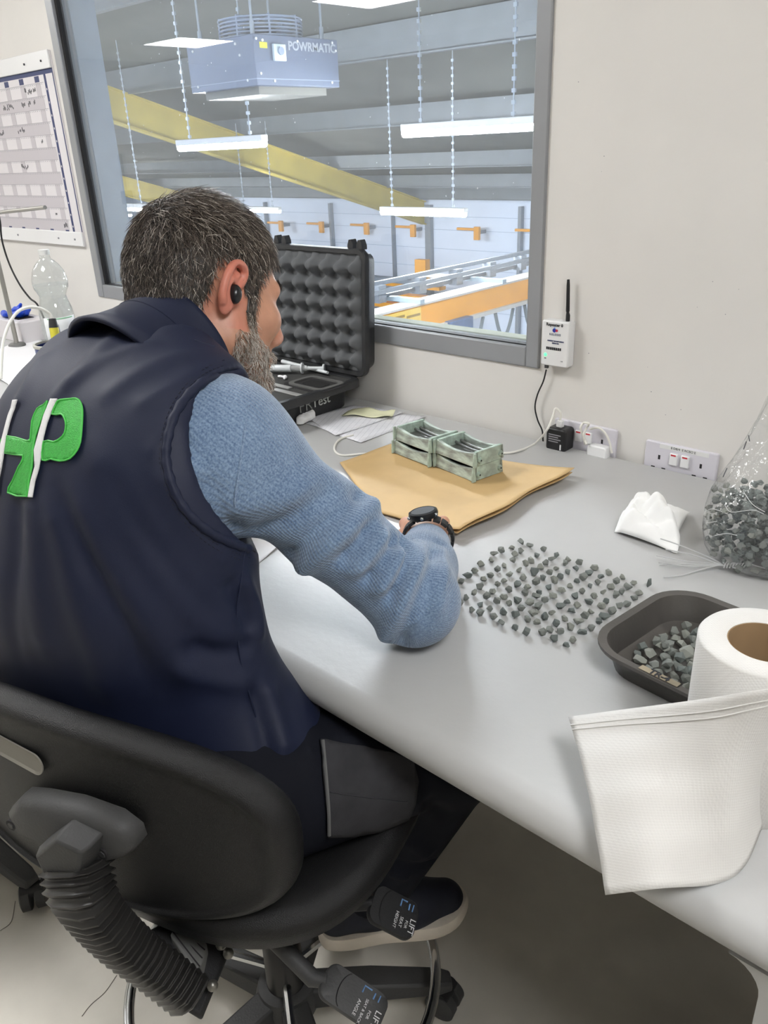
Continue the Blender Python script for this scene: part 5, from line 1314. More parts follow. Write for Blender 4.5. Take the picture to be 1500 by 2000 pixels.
# skin colour: redder ears and nose, paler under the jaw
cols = np.tile(np.array(lin((206, 152, 124))[:3]), (len(PP), 1))
ear = (np.abs(Ph[:, 1]) > .073) & (np.abs(Ph[:, 0]) < .04) & (np.abs(Ph[:, 2]) < .045)
w_ear = np.clip((np.abs(Ph[:, 1]) - .073) / .01, 0, 1) * ear
cols[:o1] = cols[:o1] * (1 - w_ear[:, None]) + w_ear[:, None] * np.array(lin((214, 132, 112))[:3])
w_n = np.clip(1 - np.linalg.norm((Ph - (.118, 0, -.028)) / .025, axis=1), 0, 1); cols[:o1] = cols[:o1] * (1 - w_n[:, None]) + w_n[:, None] * np.array(lin((200, 128, 106))[:3])
w_b = np.clip(1 - np.linalg.norm((Ph - (-.03, .07, -.02)) / .05, axis=1), 0, 1) * .7; cols[:o1] = cols[:o1] * (1 - w_b[:, None]) + w_b[:, None] * np.array(lin((204, 134, 112))[:3])
at = me.color_attributes.new('Col', 'FLOAT_COLOR', 'POINT'); at.data.foreach_set('color', np.concatenate([cols, np.ones((len(PP), 1))], 1).astype(np.float32).ravel())
m_skin = mat('skin', (206, 152, 124), .45, bump=.12, bscale=350)
nt = m_skin.node_tree; bs = nt.nodes['Principled BSDF']; ca_ = nt.nodes.new('ShaderNodeVertexColor'); ca_.layer_name = 'Col'
nz = nt.nodes.new('ShaderNodeTexNoise'); nz.inputs['Scale'].default_value = 60; mxn = nt.nodes.new('ShaderNodeMix'); mxn.data_type = 'RGBA'; mxn.blend_type = 'MULTIPLY'; mxn.inputs[0].default_value = .25
nt.links.new(ca_.outputs[0], mxn.inputs[6]); nt.links.new(nz.outputs[0], mxn.inputs[7]); nt.links.new(mxn.outputs[2], bs.inputs['Base Color'])
bs.inputs['Subsurface Weight'].default_value = .12; bs.inputs['Subsurface Radius'].default_value = (.006, .003, .0015); bs.inputs['Subsurface Scale'].default_value = 1
person = mesh_obj('person', me, m_skin)
tagk(person, 'person in navy vest and blue jumper seated and bent over the desk', 'person')

# ---- clothing helpers
def bvh_of(P, Q): return BVHTree.FromPolygons([Vector(p) for p in P], [tuple(int(i) for i in q) for q in Q])
def surf(b, px, py): 
    h_ = b.ray_cast(Vector(EYE), Vector(ray(px, py))); return None if h_[0] is None else np.array(h_[0])
def folds(P, Q, specs, hard=False):
    """specs: (pixel polyline on the garment, width, height)"""
    b = bvh_of(P, Q); N = np_normals(P, Q); D_ = np.zeros(len(P))
    for pts, wd, hgt in specs:
        pl = [surf(b, x, y) for x, y in pts]; pl = [p for p in pl if p is not None]
        if len(pl) < 2: continue
        pl = smooth_path(pl, 5); lo, hi = np.min(pl, 0) - wd * 3, np.max(pl, 0) + wd * 3
        k_ = np.where(np.all((P > lo) & (P < hi), axis=1))[0]
        d, s = seg_dist(P[k_], pl)
        D_[k_] += hgt * np.exp(-(d / wd) ** 2) * np.clip(np.minimum(s, 1 - s) * 6 + (.15 if not hard else .75), 0, 1)
    return P + N * D_[:, None]
def patch(b, poly, step, off, thick, name, m, parent, d_from=None):
    """thin sewn-on piece: a polygon traced on the garment, following its surface"""
    from mathutils.geometry import delaunay_2d_cdt
    pv = []
    n_ = len(poly)
    for i in range(n_):
        a, c = np.array(poly[i], float), np.array(poly[(i + 1) % n_], float); k_ = max(1, int(np.linalg.norm(c - a) / step))
        for j in range(k_): pv.append(a + (c - a) * j / k_)
    nb_ = len(pv); edges = [(i, (i + 1) % nb_) for i in range(nb_)]
    arr = np.array(pv); x0_, y0_ = arr.min(0); x1_, y1_ = arr.max(0)
    def inside(p):
        c = False
        for i in range(nb_):
            a, e = arr[i], arr[i - 1]
            if (a[1] > p[1]) != (e[1] > p[1]) and p[0] < (e[0] - a[0]) * (p[1] - a[1]) / (e[1] - a[1]) + a[0]: c = not c
        return c
    for x in np.arange(x0_ + step * .5, x1_, step):
        for y in np.arange(y0_ + step * .5, y1_, step):
            if inside((x, y)) and np.min(np.linalg.norm(arr - (x, y), axis=1)) > step * .45: pv.append(np.array((x, y)))
    r = delaunay_2d_cdt([Vector(p) for p in pv], edges, [list(range(nb_))], 1, 1e-4)
    vs_, ok = [], True; N_ = []
    for p in r[0]:
        h_ = b.ray_cast(Vector(EYE), Vector(ray(p.x, p.y)))
        if h_[0] is None:
            h2 = b.find_nearest(Vector(PT(p.x, p.y, 1.02))); h_ = (h2[0], h2[1])
        n3 = np.array(h_[1]); n3 = n3 if n3 @ ray(p.x, p.y) < 0 else -n3
        vs_.append(np.array(h_[0]) + n3 * off)
    me_ = bpy.data.meshes.new(name); me_.from_pydata([tuple(v) for v in vs_], [], [tuple(f_) for f_ in r[2]])
    me_.polygons.foreach_set('use_smooth', [True] * len(me_.polygons))
    o = mesh_obj(name, me_, m, parent); q = o.modifiers.new('t', 'SOLIDIFY'); q.thickness = thick; q.offset = 0
    return o
def on_garment(b, pts, off=.001, n=5):
    q = []
    for x, y in pts:
        h_ = b.ray_cast(Vector(EYE), Vector(ray(x, y)))
        if h_[0] is not None:
            n3 = np.array(h_[1]); n3 = n3 if n3 @ ray(x, y) < 0 else -n3
            q.append(np.array(h_[0]) + n3 * off)
    return smooth_path(q, n) if len(q) > 2 else q

# ---- vest
m_vest = mat('navy_softshell', (20, 27, 51), .6, spec=.35, bump=.12, bscale=900, var=.05, vscale=6)
tilt = unit((-.04, .52, .86)); rb = unit((.99, .06, 0)); rb = unit(rb - tilt * (rb @ tilt)); fb = np.cross(tilt, rb)
AC = np.array([rb, fb, tilt])
CA = np.array([CR, CF, UP])
vf = Field((-1.30, .12, .46), (-.50, .80, 1.26), .0052)
vf.ell((-.83, .435, .63), (.235, .118, .16), CA, k=.05)
vf.ell((-.68, .47, .64), (.075, .09, .095), k=.04)
vf.ell((-.895, .406, .79), (.238, .116, .20), CA, k=.07)
vf.ell((-.888, .452, .97), (.216, .122, .20), AC, k=.08)
vf.ell((-.90, .44, 1.04), (.185, .085, .12), AC, k=.06)
vf.cone(SHL + V3(.01, -.005, .0), SHR + V3(-.035, -.005, .012), .066, .066, k=.07)
vf.cone(SHR + V3(-.045, 0, .03), NECK + V3(.05, .01, .02), .052, .048, k=.05)
vf.cone(SHL + V3(.045, 0, .03), NECK + V3(-.05, .01, .015), .048, .048, k=.05)
ARM = PT(482, 900, .975); ARM_A = np.array([unit((.86, -.1, .5)), unit((.2, .95, -.2)), unit((-.45, .25, .85))])
ARM_A[1] = unit(np.cross(ARM_A[2], ARM_A[0])); ARM_A[2] = np.cross(ARM_A[0], ARM_A[1])
vf.ell(ARM, (.094, .108, .106), ARM_A, k=.015, cut=True)
Pv, Qv = vf.mesh(); del vf
Pv = np_relax(Pv, Qv, 3, .5)
vfolds = [([(250, 640), (190, 690), (120, 770)], .012, .004), ([(320, 668), (230, 690), (150, 740), (90, 800)], .012, .004), ([(380, 690), (280, 722), (190, 790)], .012, .0035),
          ([(400, 720), (330, 760), (260, 800)], .01, .0025), ([(165, 850), (224, 950), (304, 1075), (400, 1195), (470, 1290)], .02, .006), ([(130, 915), (192, 1055), (280, 1195), (344, 1290), (380, 1380)], .02, .006),
          ([(100, 950), (132, 1100), (190, 1280), (210, 1380)], .02, .006), ([(200, 900), (262, 1010), (350, 1130), (440, 1230)], .014, -.006), ([(110, 930), (160, 1070), (235, 1210), (290, 1340)], .014, -.006),
          ([(60, 950), (70, 1100), (100, 1300)], .02, .005), ([(40, 950), (30, 1100), (40, 1300)], .014, -.004), ([(300, 900), (380, 1030), (450, 1110)], .015, .005), ([(330, 1290), (420, 1330), (500, 1330)], .014, .006),
          ([(360, 1260), (440, 1275), (500, 1250)], .012, -.007), ([(440, 1130), (470, 1180), (490, 1240)], .012, -.006), ([(470, 1120), (500, 1190), (505, 1260)], .012, .007), ([(520, 1330), (540, 1400), (560, 1480)], .012, .006), ([(490, 1340), (510, 1420), (530, 1500)], .01, -.006),
          ([(90, 690), (60, 740), (30, 800)], .014, .004), ([(420, 760), (340, 820), (290, 900)], .01, .003)]
Pv = folds(Pv, Qv, vfolds)
vest = mesh_obj('vest', np_mesh('vest', Pv, Qv), m_vest, person); vest['label'] = 'navy sleeveless softshell vest with embroidered logo'
bv = bvh_of(Pv, Qv)
# armhole trim, stitching, seams
arm_px = [(498, 722), (470, 726), (432, 730), (398, 745), (365, 775), (340, 815), (327, 860), (325, 900), (335, 945), (355, 985), (385, 1020), (420, 1046), (455, 1062), (482, 1072)]

def ring_on_surface(b, pts, off, r, name, m, parent, n=6, closed=False):
    q = on_garment(b, pts, off, n)
    return MB().tube(q, r, 8).build(name, m, parent)
# collar band standing round the neck
nd = unit(HL((-.025, 0, -.06)) - NECK); nx_ = unit(hr - nd * (hr @ nd)); ny_ = np.cross(nd, nx_)
NC = NECK + nd * .034 + V3(.002, -.004, .0)
G = []
for i in range(49):
    a = math.radians(-250 + 320 * i / 48); r = []
    for q_, (rx, ry, hh) in enumerate(((.112, .110, -.062), (.100, .098, -.040), (.092, .090, -.020), (.086, .085, .0), (.081, .080, .018), (.079, .0785, .036), (.080, .0795, .042))):
        p = NC + nx_ * rx * math.cos(a) + ny_ * ry * math.sin(a) + nd * (hh + .012 * math.sin(-a) * 1.0) + V3(0, 0, 0)
        r.append(p)
    G.append(r)
MB().grid(G).build('collar', m_vest, vest, smooth=170, solid=.006)
MB().tube([np.array(g[3]) + (np.array(g[3]) - NC) * .03 for g in G], .0016, 6).build('collar_seam', m_vest, vest)
trim = on_garment(bv, arm_px, .001, 5)
# sewn armhole edge: padded strip with puckers, plus two rows of stitching
tr_r = [.0052 + .0008 * math.sin(i * 1.9) for i in range(len(trim))]
MB().tube(trim, tr_r, 10).build('armhole_binding', m_vest, vest)
cen = np.mean(np.array(arm_px), 0)
for k_, nm in ((1.10, 'stitch_row'), (1.17, 'stitch_row')):
    px_ = [tuple(cen + (np.array(p) - cen) * k_) for p in arm_px[1:]]
    q = on_garment(bv, px_, .0003, 10)
    st = MB()
    for i in range(0, len(q) - 1, 2): st.tube([q[i], q[i + 1]], .0006, 5)
    tagk(st.build(nm, mat('thread_navy', (22, 26, 42), .8), vest), kind='stuff')
ring_on_surface(bv, [(478, 1076), (470, 1140), (462, 1200), (470, 1290), (500, 1400)], .0002, .0012, 'side_seam', m_vest, vest)
ring_on_surface(bv, [(380, 664), (420, 678), (460, 700), (492, 722)], .0002, .0012, 'shoulder_seam', m_vest, vest)
# zip pull hanging at the front edge
zp = PT(497, 1098, .985); MB().box(zp - V3(.004, .002, .018), zp + V3(.004, .002, .016)).build('zip_pull', m_gasket, vest, bevel=.002)
# embroidered logo
m_green = mat('thread_green', (60, 172, 66), .55, bump=.5, bscale=900, var=.1, vscale=300, stretch=(1, 1, .15)); m_wht = mat('thread_white', (226, 226, 226), .6, bump=.3, bscale=900)
m_greenline = mat('thread_green_edge', (74, 190, 78), .5)
def px3(pts): return [(x * .4, 600 + y * .4) for x, y in pts]
bow = px3([(285, 465), (300, 455), (350, 452), (375, 450), (395, 462), (407, 490), (410, 530), (406, 600), (400, 660), (385, 700), (350, 740), (300, 752), (255, 742), (216, 748), (222, 658), (270, 660), (300, 645), (322, 620), (330, 580), (322, 545), (305, 525), (262, 526)])
stem = px3([(240, 460), (232, 490), (205, 560), (182, 630), (170, 700), (165, 780), (150, 850), (140, 925), (48, 905), (70, 850), (100, 780), (122, 726), (5, 708), (30, 630), (140, 655), (158, 640), (165, 560), (190, 500), (220, 482)])
patch(bv, bow, 5, .0016, .0018, 'logo_green', m_green, vest); patch(bv, stem, 5, .0016, .0018, 'logo_green', m_green, vest)
for pl in (bow, stem): MB().tube(on_garment(bv, pl + pl[:1], .0024, 2), .0011, 6).build('logo_border', m_greenline, vest)
st1 = patch(bv, px3([(258, 450), (288, 450), (262, 510), (240, 570), (222, 640), (212, 720), (200, 790), (182, 850), (168, 930), (148, 930), (162, 850), (182, 780), (178, 700), (200, 620), (225, 530)]), 4, .0028, .0016, 'logo_stripe', m_wht, vest)
nbk = unit((-.05, -.86, .5))
def reproject(src, shift, name, m, off):
    """a second sewn-on piece: the same shape moved sideways and laid on the garment again"""
    me_ = src.data.copy(); me_.name = name
    for v in me_.vertices:
        p = np.array(v.co) + shift; h_ = bv.ray_cast(Vector(p + nbk * .2), Vector(-nbk))
        v.co = Vector(p) if h_[0] is None else h_[0] + Vector(nbk * off)
    o = bpy.data.objects.new(name, me_); col.objects.link(o); o.parent = vest; q = o.modifiers.new('t', 'SOLIDIFY'); q.thickness = .0016; q.offset = 0
    return o
q0_, q1_ = surf(bv, 82, 850), surf(bv, 12, 850)
if q0_ is not None and q1_ is not None: reproject(st1, q1_ - q0_, 'logo_stripe', m_wht, .0028)


# ---- jumper (both sleeves and the part under the vest)
m_knit = bpy.data.materials.new('blue_knit'); m_knit.use_nodes = True
nt = m_knit.node_tree; bs = nt.nodes['Principled BSDF']; bs.inputs['Roughness'].default_value = .9; bs.inputs['Sheen Weight'].default_value = .35; bs.inputs['Sheen Roughness'].default_value = .6
at_ = nt.nodes.new('ShaderNodeAttribute'); at_.attribute_name = 'knit'; at_.attribute_type = 'GEOMETRY'
sx_ = nt.nodes.new('ShaderNodeSeparateXYZ'); nt.links.new(at_.outputs['Vector'], sx_.inputs[0])
def mth(op, a, b=None):
    n = nt.nodes.new('ShaderNodeMath'); n.operation = op
    for i, v in enumerate((a, b)):
        if v is None: continue
        if isinstance(v, (int, float)): n.inputs[i].default_value = v
        else: nt.links.new(v, n.inputs[i])
    return n.outputs[0]
rib = mth('SINE', mth('MULTIPLY', sx_.outputs[0], 2 * math.pi / .0042)); row = mth('SINE', mth('MULTIPLY', sx_.outputs[1], 2 * math.pi / .0030))
hgt = mth('ADD', mth('MULTIPLY', rib, .6), mth('MULTIPLY', row, .3))
tcn = nt.nodes.new('ShaderNodeTexCoord'); n1 = nt.nodes.new('ShaderNodeTexNoise'); n1.inputs['Scale'].default_value = 420; n1.inputs['Detail'].default_value = 3; nt.links.new(tcn.outputs['Object'], n1.inputs[0])
n3 = nt.nodes.new('ShaderNodeTexNoise'); n3.inputs['Scale'].default_value = 22; nt.links.new(tcn.outputs['Object'], n3.inputs[0])
cr_ = nt.nodes.new('ShaderNodeValToRGB'); cr_.color_ramp.elements[0].position = .3; cr_.color_ramp.elements[1].position = .72
cr_.color_ramp.elements[0].color = lin((72, 97, 130)); cr_.color_ramp.elements[1].color = lin((140, 164, 190))
mixv = mth('ADD', mth('MULTIPLY', n1.outputs[0], .75), mth('ADD', mth('MULTIPLY', n3.outputs[0], .2), mth('MULTIPLY', rib, .035)))
nt.links.new(mixv, cr_.inputs[0]); nt.links.new(cr_.outputs[0], bs.inputs['Base Color'])
bpn = nt.nodes.new('ShaderNodeBump'); bpn.inputs['Strength'].default_value = .55; bpn.inputs['Distance'].default_value = .0008; nt.links.new(hgt, bpn.inputs['Height']); nt.links.new(bpn.outputs[0], bs.inputs['Normal'])
def sleeve(sh, el, wr, right):
    d2 = unit(wr - el); cuff = wr - d2 * .004
    lo = np.minimum(np.minimum(sh, el), wr) - .14; hi = np.maximum(np.maximum(sh, el), wr) + .14
    fl = Field(lo, hi, .0042)
    mid = sh * .5 + el * .5
    fl.cone(sh, mid, .062 if right else .056, .055, k=.03); fl.cone(mid, el, .056, .056, k=.03); fl.cone(el, el * .45 + cuff * .55, .056, .048, k=.02); fl.cone(el * .45 + cuff * .55, cuff, .047, .036, k=.02)
    if right: fl.ell(ARM + V3(-.064, -.012, -.006) - ray(420, 880) * .030, (.098, .107, .102), ARM_A, k=.04)
    # square off the cuff
    cz = cuff + d2 * .06
    fl.put(lambda x, y, z: -((x - cuff[0]) * d2[0] + (y - cuff[1]) * d2[1] + (z - cuff[2]) * d2[2]), cuff - .06, cuff + .12, .004, cut=True)
    P, Q = fl.mesh(); P = np_relax(P, Q, 2, .5)
    P[:, 2] = np.maximum(P[:, 2], DZ + .0012)
    return P, Q
Ps, Qs = sleeve(SHR, ELR, WRR, True)
sf = [([(560, 1085), (630, 1028), (705, 965)], .012, -.012), ([(590, 1108), (655, 1052), (728, 985)], .013, .013), ([(628, 1140), (672, 1092), (722, 1030), (752, 1000)], .010, -.015), ([(655, 1165), (695, 1112), (745, 1045)], .012, .014),
      ([(675, 1185), (718, 1130), (772, 1055)], .009, -.015), ([(700, 1210), (742, 1150), (785, 1080)], .012, .014), ([(725, 1228), (762, 1165), (795, 1098), (792, 1050)], .009, -.016), ([(752, 1242), (788, 1180), (818, 1110), (815, 1065)], .013, .012),
      ([(780, 1254), (806, 1190), (832, 1120), (838, 1080)], .010, -.010), ([(480, 990), (560, 965), (640, 925)], .016, .006), ([(490, 1040), (570, 1010), (645, 965)], .012, -.007), ([(560, 830), (620, 870), (690, 930)], .014, .004),
      ([(400, 940), (430, 985), (465, 1035)], .010, -.008), ([(370, 900), (410, 950), (450, 1010)], .012, .007), ([(350, 860), (390, 905), (430, 960)], .010, -.004), ([(640, 870), (600, 940), (540, 1000)], .016, .004), ([(862, 1075), (864, 1130), (852, 1190)], .011, .006), ([(845, 1080), (848, 1135), (832, 1205)], .009, -.007), ([(850, 1058), (866, 1062), (884, 1068)], .007, -.004)]
Ps = folds(Ps, Qs, sf, True)
Pl, Ql = sleeve(SHL + V3(-.005, .03, -.055), ELL, WRL, False)
def knit_uv(P, sh, el, wr):
    d, s = seg_dist(P, [sh, el, wr]); ax1, ax2 = unit(el - sh), unit(wr - el)
    L1, L2 = np.linalg.norm(el - sh), np.linalg.norm(wr - el); k_ = s < .5
    tt_ = np.where(k_, s * 2 * L1, L1 + (s - .5) * 2 * L2)
    tt_ = np.where(s <= 0, (P - sh) @ ax1, tt_)
    ph_ = np.zeros(len(P))
    for sel, ax, o in ((k_, ax1, sh), (~k_, ax2, el)):
        e1 = unit(np.cross(ax, (0, 0, 1))); e2 = np.cross(ax, e1); q = P[sel] - o
        ph_[sel] = np.arctan2(q @ e2, q @ e1)
    return np.stack([ph_ * .062, tt_, np.zeros(len(P))], 1)
UV = np.concatenate([knit_uv(Ps, SHR, ELR, WRR), knit_uv(Pl, SHL, ELL, WRL)])
me = np_mesh('jumper', np.concatenate([Ps, Pl]), np.concatenate([Qs, Ql + len(Ps)]))
at = me.attributes.new('knit', 'FLOAT_VECTOR', 'POINT'); at.data.foreach_set('vector', UV.astype(np.float32).ravel())
jumper = mesh_obj('jumper', me, m_knit, person); jumper['label'] = 'heather blue knitted jumper sleeves'
bsl = bvh_of(Ps, Qs)
MB().tube(on_garment(bsl, [(490, 742), (484, 790), (476, 850), (466, 920), (458, 985), (468, 1020)], .0004, 8), .0012, 6).build('shoulder_seam', m_knit, jumper)

# ---- trousers
m_trs = mat('black_twill', (17, 19, 27), .8, spec=.15, bump=.15, bscale=700, var=.1, vscale=10)
tf = Field((-1.10, .18, .22), (-.44, .90, .80), .0058)
tf.ell((-.79, .45, .62), (.185, .115, .12), k=.04)
tf.cone((-.675, .42, .630), KNR, .094, .078, k=.04); tf.cone((-.87, .43, .630), KNL, .094, .078, k=.04)
for kn, an in ((KNR, ANR), (KNL, ANL)):
    tf.cone(kn, an, .076, .062, k=.03)
    dn = unit(an - kn)
    tf.put(lambda x, y, z, an=an, dn=dn: -((x - an[0]) * dn[0] + (y - an[1]) * dn[1] + (z - an[2]) * dn[2]), an - .1, an + .1, .004, cut=True)
Pt_, Qt = tf.mesh(); del tf
Pt_ = np_relax(Pt_, Qt, 2, .5)
tfo = [([(640, 1440), (720, 1450), (800, 1470)], .012, .005), ([(830, 1560), (870, 1600), (890, 1640)], .012, -.006), ([(800, 1640), (840, 1670), (880, 1650)], .012, .006), ([(760, 1700), (800, 1712), (840, 1700)], .010, .007), ([(770, 1685), (810, 1692), (850, 1680)], .008, -.006), ([(560, 1350), (600, 1420), (610, 1500)], .01, .005)]
Pt_ = folds(Pt_, Qt, tfo)
trs = mesh_obj('trousers', np_mesh('trousers', Pt_, Qt), m_trs, person); trs['label'] = 'black work trousers with grey holster pocket'
bt_ = bvh_of(Pt_, Qt)
m_pocket = mat('grey_cordura', (50, 50, 53), .8, spec=.2, var=.15, vscale=30, bump=.2, bscale=700)
pk = [(622, 1448), (700, 1456), (800, 1476), (812, 1522), (806, 1565), (794, 1592), (740, 1615), (690, 1625), (636, 1628), (634, 1580), (628, 1520)]
patch(bt_, pk, 8, .006, .003, 'holster_pocket', m_pocket, trs)
MB().tube(on_garment(bt_, [(626, 1452), (632, 1520), (636, 1580), (637, 1622)], .0085, 6), .0022, 6).build('pocket_hem', mat('grey_hem', (92, 92, 92), .75), trs)
MB().tube(on_garment(bt_, [(640, 1545), (700, 1552), (790, 1560)], .008, 6), .0008, 5).build('pocket_stitch', m_ink, trs)

# ---- shoes
m_sole = mat('sole_offwhite', (214, 204, 190), .7, var=.06, vscale=30); m_upper = mat('shoe_navy', (22, 26, 40), .7, var=.15, vscale=40)
def shoe(heel, toe, name='shoe'):
    dr = unit((toe - heel) * V3(1, 1, 0)); Ls = np.linalg.norm((toe - heel) * V3(1, 1, 0)); lat = V3(dr[1], -dr[0], 0)
    out = []
    for s_, w0, w1 in ((0, .006, .006), (.02, .022, .022), (.07, .033, .032), (.2, .038, .035), (.4, .037, .036), (.6, .043, .044), (.75, .046, .047), (.88, .040, .042), (.96, .025, .030), (1, .008, .010)): out.append((s_, w0, w1))
    loop = [(s_, w0) for s_, w0, w1 in out] + [(s_, -w1) for s_, w0, w1 in reversed(out)]
    lp_ = smooth_path([V3(a, b, 0) for a, b in loop + loop[:1]], 3)[:-1]
    mk_ = lambda sc, z: [heel + dr * (.5 + (q[0] - .5) * sc) * Ls + lat * q[1] * sc + UP * (z + (.018 * max(0, q[0] - .75) ** 2 * 16 if z < .02 else .012 * max(0, q[0] - .75) ** 2 * 16)) for q in lp_]
    up_ = Field(np.minimum(heel, toe) - .08, np.maximum(heel, toe) + V3(.08, .08, .16), .003)
    ax = lambda s_, l, z: heel + dr * s_ * Ls + lat * l + UP * z
    up_.cone(ax(.13, 0, .05), ax(.36, 0, .055), .036, .038, k=.02); up_.cone(ax(.13, 0, .085), ax(.3, 0, .095), .033, .034, k=.02)
    up_.cone(ax(.36, 0, .06), ax(.62, .002, .045), .038, .036, k=.02); up_.cone(ax(.62, .004, .04), ax(.86, .0, .034), .038, .028, k=.02); up_.cone(ax(.62, -.012, .035), ax(.84, -.01, .032), .03, .024, k=.02)
    up_.put(lambda x, y, z: z - (heel[2] + .018), np.minimum(heel, toe) - .1, np.maximum(heel, toe) + V3(.1, .1, .03), .002, cut=True)
    P, Q = up_.mesh(); P = np_relax(P, Q, 1)
    o = mesh_obj(name, np_mesh(name, P, Q), m_upper, person)
    MB().rings([mk_(.95, 0), mk_(1.0, .004), mk_(1.0, .02), mk_(.97, .027), mk_(.9, .028)]).build('sole', m_sole, o, smooth=50)
    for i in range(4):
        s_ = .42 + i * .06; MB().tube(smooth_path([ax(s_, -.022, .078 - i * .006), ax(s_ + .02, 0, .0935 - i * .0095), ax(s_, .022, .078 - i * .006)], 5), .0026, 6).build('lace', mat('lace_blue', (34, 60, 128), .7), o)
    return o
hl_ = PZ(622, 1830, .170); tl_ = PZ(912, 1776, .170)
sh1 = shoe(hl_, tl_); sh1['label'] = 'navy trainer with thick off-white sole'
sh2 = shoe(V3(-.965, .62, .162), V3(-.95, .90, .162)); sh2['label'] = 'navy trainer of the far foot'

# ---- wrist watch and earbud
dw = unit(WRR - ELR); wu = unit(V3(0, 0, 1) - dw * dw[2]); wl_ = np.cross(dw, wu)
wc = WRR + dw * .012 + V3(0, 0, .004)
wt_ = empty('wrist_watch', tuple(wc), 'chunky black wrist watch on the person\'s right wrist', 'watch')
for i in range(18):
    a0, a1 = 2 * math.pi * i / 18, 2 * math.pi * (i + .86) / 18
    ring = lambda a, r, o: wc + wl_ * r * 1.12 * math.cos(a) + wu * r * .98 * math.sin(a) + dw * o
    MB().rings([[ring(a, .0325, -.011), ring(a, .037, -.010), ring(a, .037, .010), ring(a, .0325, .011)] for a in np.linspace(a0, a1, 3)]).build('band_link', m_gasket, wt_, bevel=.0008)
ang = math.radians(100)
nw = wl_ * math.cos(ang) + wu * math.sin(ang); tw_ = -wl_ * math.sin(ang) + wu * math.cos(ang); cc_ = wc + nw * .0385
MB().rings([[cc_ + (tw_ * math.cos(q) + dw * math.sin(q)) * r_ + nw * z for q in np.linspace(0, 2 * math.pi, 33)[:-1]] for r_, z in ((.019, -.004), (.0225, -.002), (.0235, .003), (.0225, .007), (.019, .0085), (.0185, .0078), (.001, .0076))]).build('watch_case', mat('watch_black', (26, 27, 29), .3, metal=.3), wt_, smooth=40)
for q in (.5, 1.57, 2.6):
    p = cc_ + (tw_ * math.cos(q) + dw * -math.sin(q)) * .0245 + nw * .002; MB().sphere(p, .003, 10, 6).build('watch_button', mat('watch_steel', (170, 172, 172), .25, metal=.9), wt_)
eb = empty('earbud', tuple(HL((-.004, .09, -.003))), 'black wireless earbud in the person\'s right ear', 'earbud')
m_bud = mat('earbud_black', (24, 25, 28), .28)
MB().sphere(HL((-.005, .0875, -.0045)), 1, 20, 14, M=Matrix(((hf[0] * .0088, hr[0] * .0095, hu[0] * .0125), (hf[1] * .0088, hr[1] * .0095, hu[1] * .0125), (hf[2] * .0088, hr[2] * .0095, hu[2] * .0125)))).build('shell', m_bud, eb, smooth=170)
MB().tube([HL((-.0035, .080, -.008)), HL((-.0025, .073, -.009))], [.006, .0045], 12).build('ear_tip', m_bud, eb)

# ---- hair, beard, brows
rg = np.random.default_rng(8)
X, Y_, Z_ = Ph[:, 0], np.abs(Ph[:, 1]), Ph[:, 2]
hz = np.interp(X, [-.13, -.085, -.06, -.040, -.030, -.027, .014, .017, .036, .041, .052, .072, .086, .14], [-.062, -.060, -.045, -.022, .004, .037, .040, -.028, -.026, .030, .052, .074, .088, .092])
is_ear = (Y_ > .0765) & (X > -.04) & (X < .03) & (Z_ < .045) & (Z_ > -.045)
hm = (Z_ > hz + .003 * np.sin(X * 400)) & ~is_ear
bdz = np.interp(X, [-.01, .008, .016, .037, .05, .07, .09, .12], [-.070, -.045, -.018, -.018, -.044, -.052, -.050, -.048])
lip = (X > .086) & (np.abs(Z_ + .068) < .0095) & (Y_ < .024)
bd_low = np.interp(X, [-.02, .02, .06, .12], [-.088, -.118, -.135, -.14])
bm__ = (Z_ < bdz) & (X > .004) & ~lip & ~is_ear & (Z_ > bd_low)
def strands(mask, n, ln, lift, rad, flow, seg=4, jit=.35, curl=.25):
    v = np.where(mask)[0]; v = rg.choice(v, n); p = Ph[v] + rg.normal(size=(n, 3)) * .0006; nn = Nh[v]
    fl = flow(p) + rg.normal(size=(n, 3)) * jit; fl -= nn * np.sum(fl * nn, 1, keepdims=True); fl /= np.linalg.norm(fl, axis=1, keepdims=True)
    L_ = (ln(p) * rg.uniform(.65, 1.2, n))[:, None]; lf = (lift(p) * rg.uniform(.5, 1.3, n))[:, None]
    sd_ = np.cross(nn, fl); cv = rg.normal(size=(n, 1)) * curl
    C = []
    for j in range(seg + 1):
        s_ = j / seg
        C.append(p + nn * lf * math.sin(min(1, s_ * 1.25) * math.pi * .62) + fl * L_ * s_ + sd_ * cv * L_ * s_ * s_)
    C = np.array(C); Vv = []; ang_ = [0, 2.09, 4.19]
    for j in range(seg + 1):
        r_ = rad * (1 - .75 * (j / seg) ** 2)
        for a in ang_: Vv.append(C[j] + (sd_ * math.cos(a) + nn * math.sin(a)) * r_)
    Vv = np.array(Vv).transpose(1, 0, 2).reshape(-1, 3); per = (seg + 1) * 3; fs = []
    for j in range(seg):
        for a in range(3): fs.append((j * 3 + a, j * 3 + (a + 1) % 3, (j + 1) * 3 + (a + 1) % 3, (j + 1) * 3 + a))
    Fq = (np.arange(n)[:, None, None] * per + np.array(fs)[None]).reshape(-1, 4)
    return Vv, Fq, per
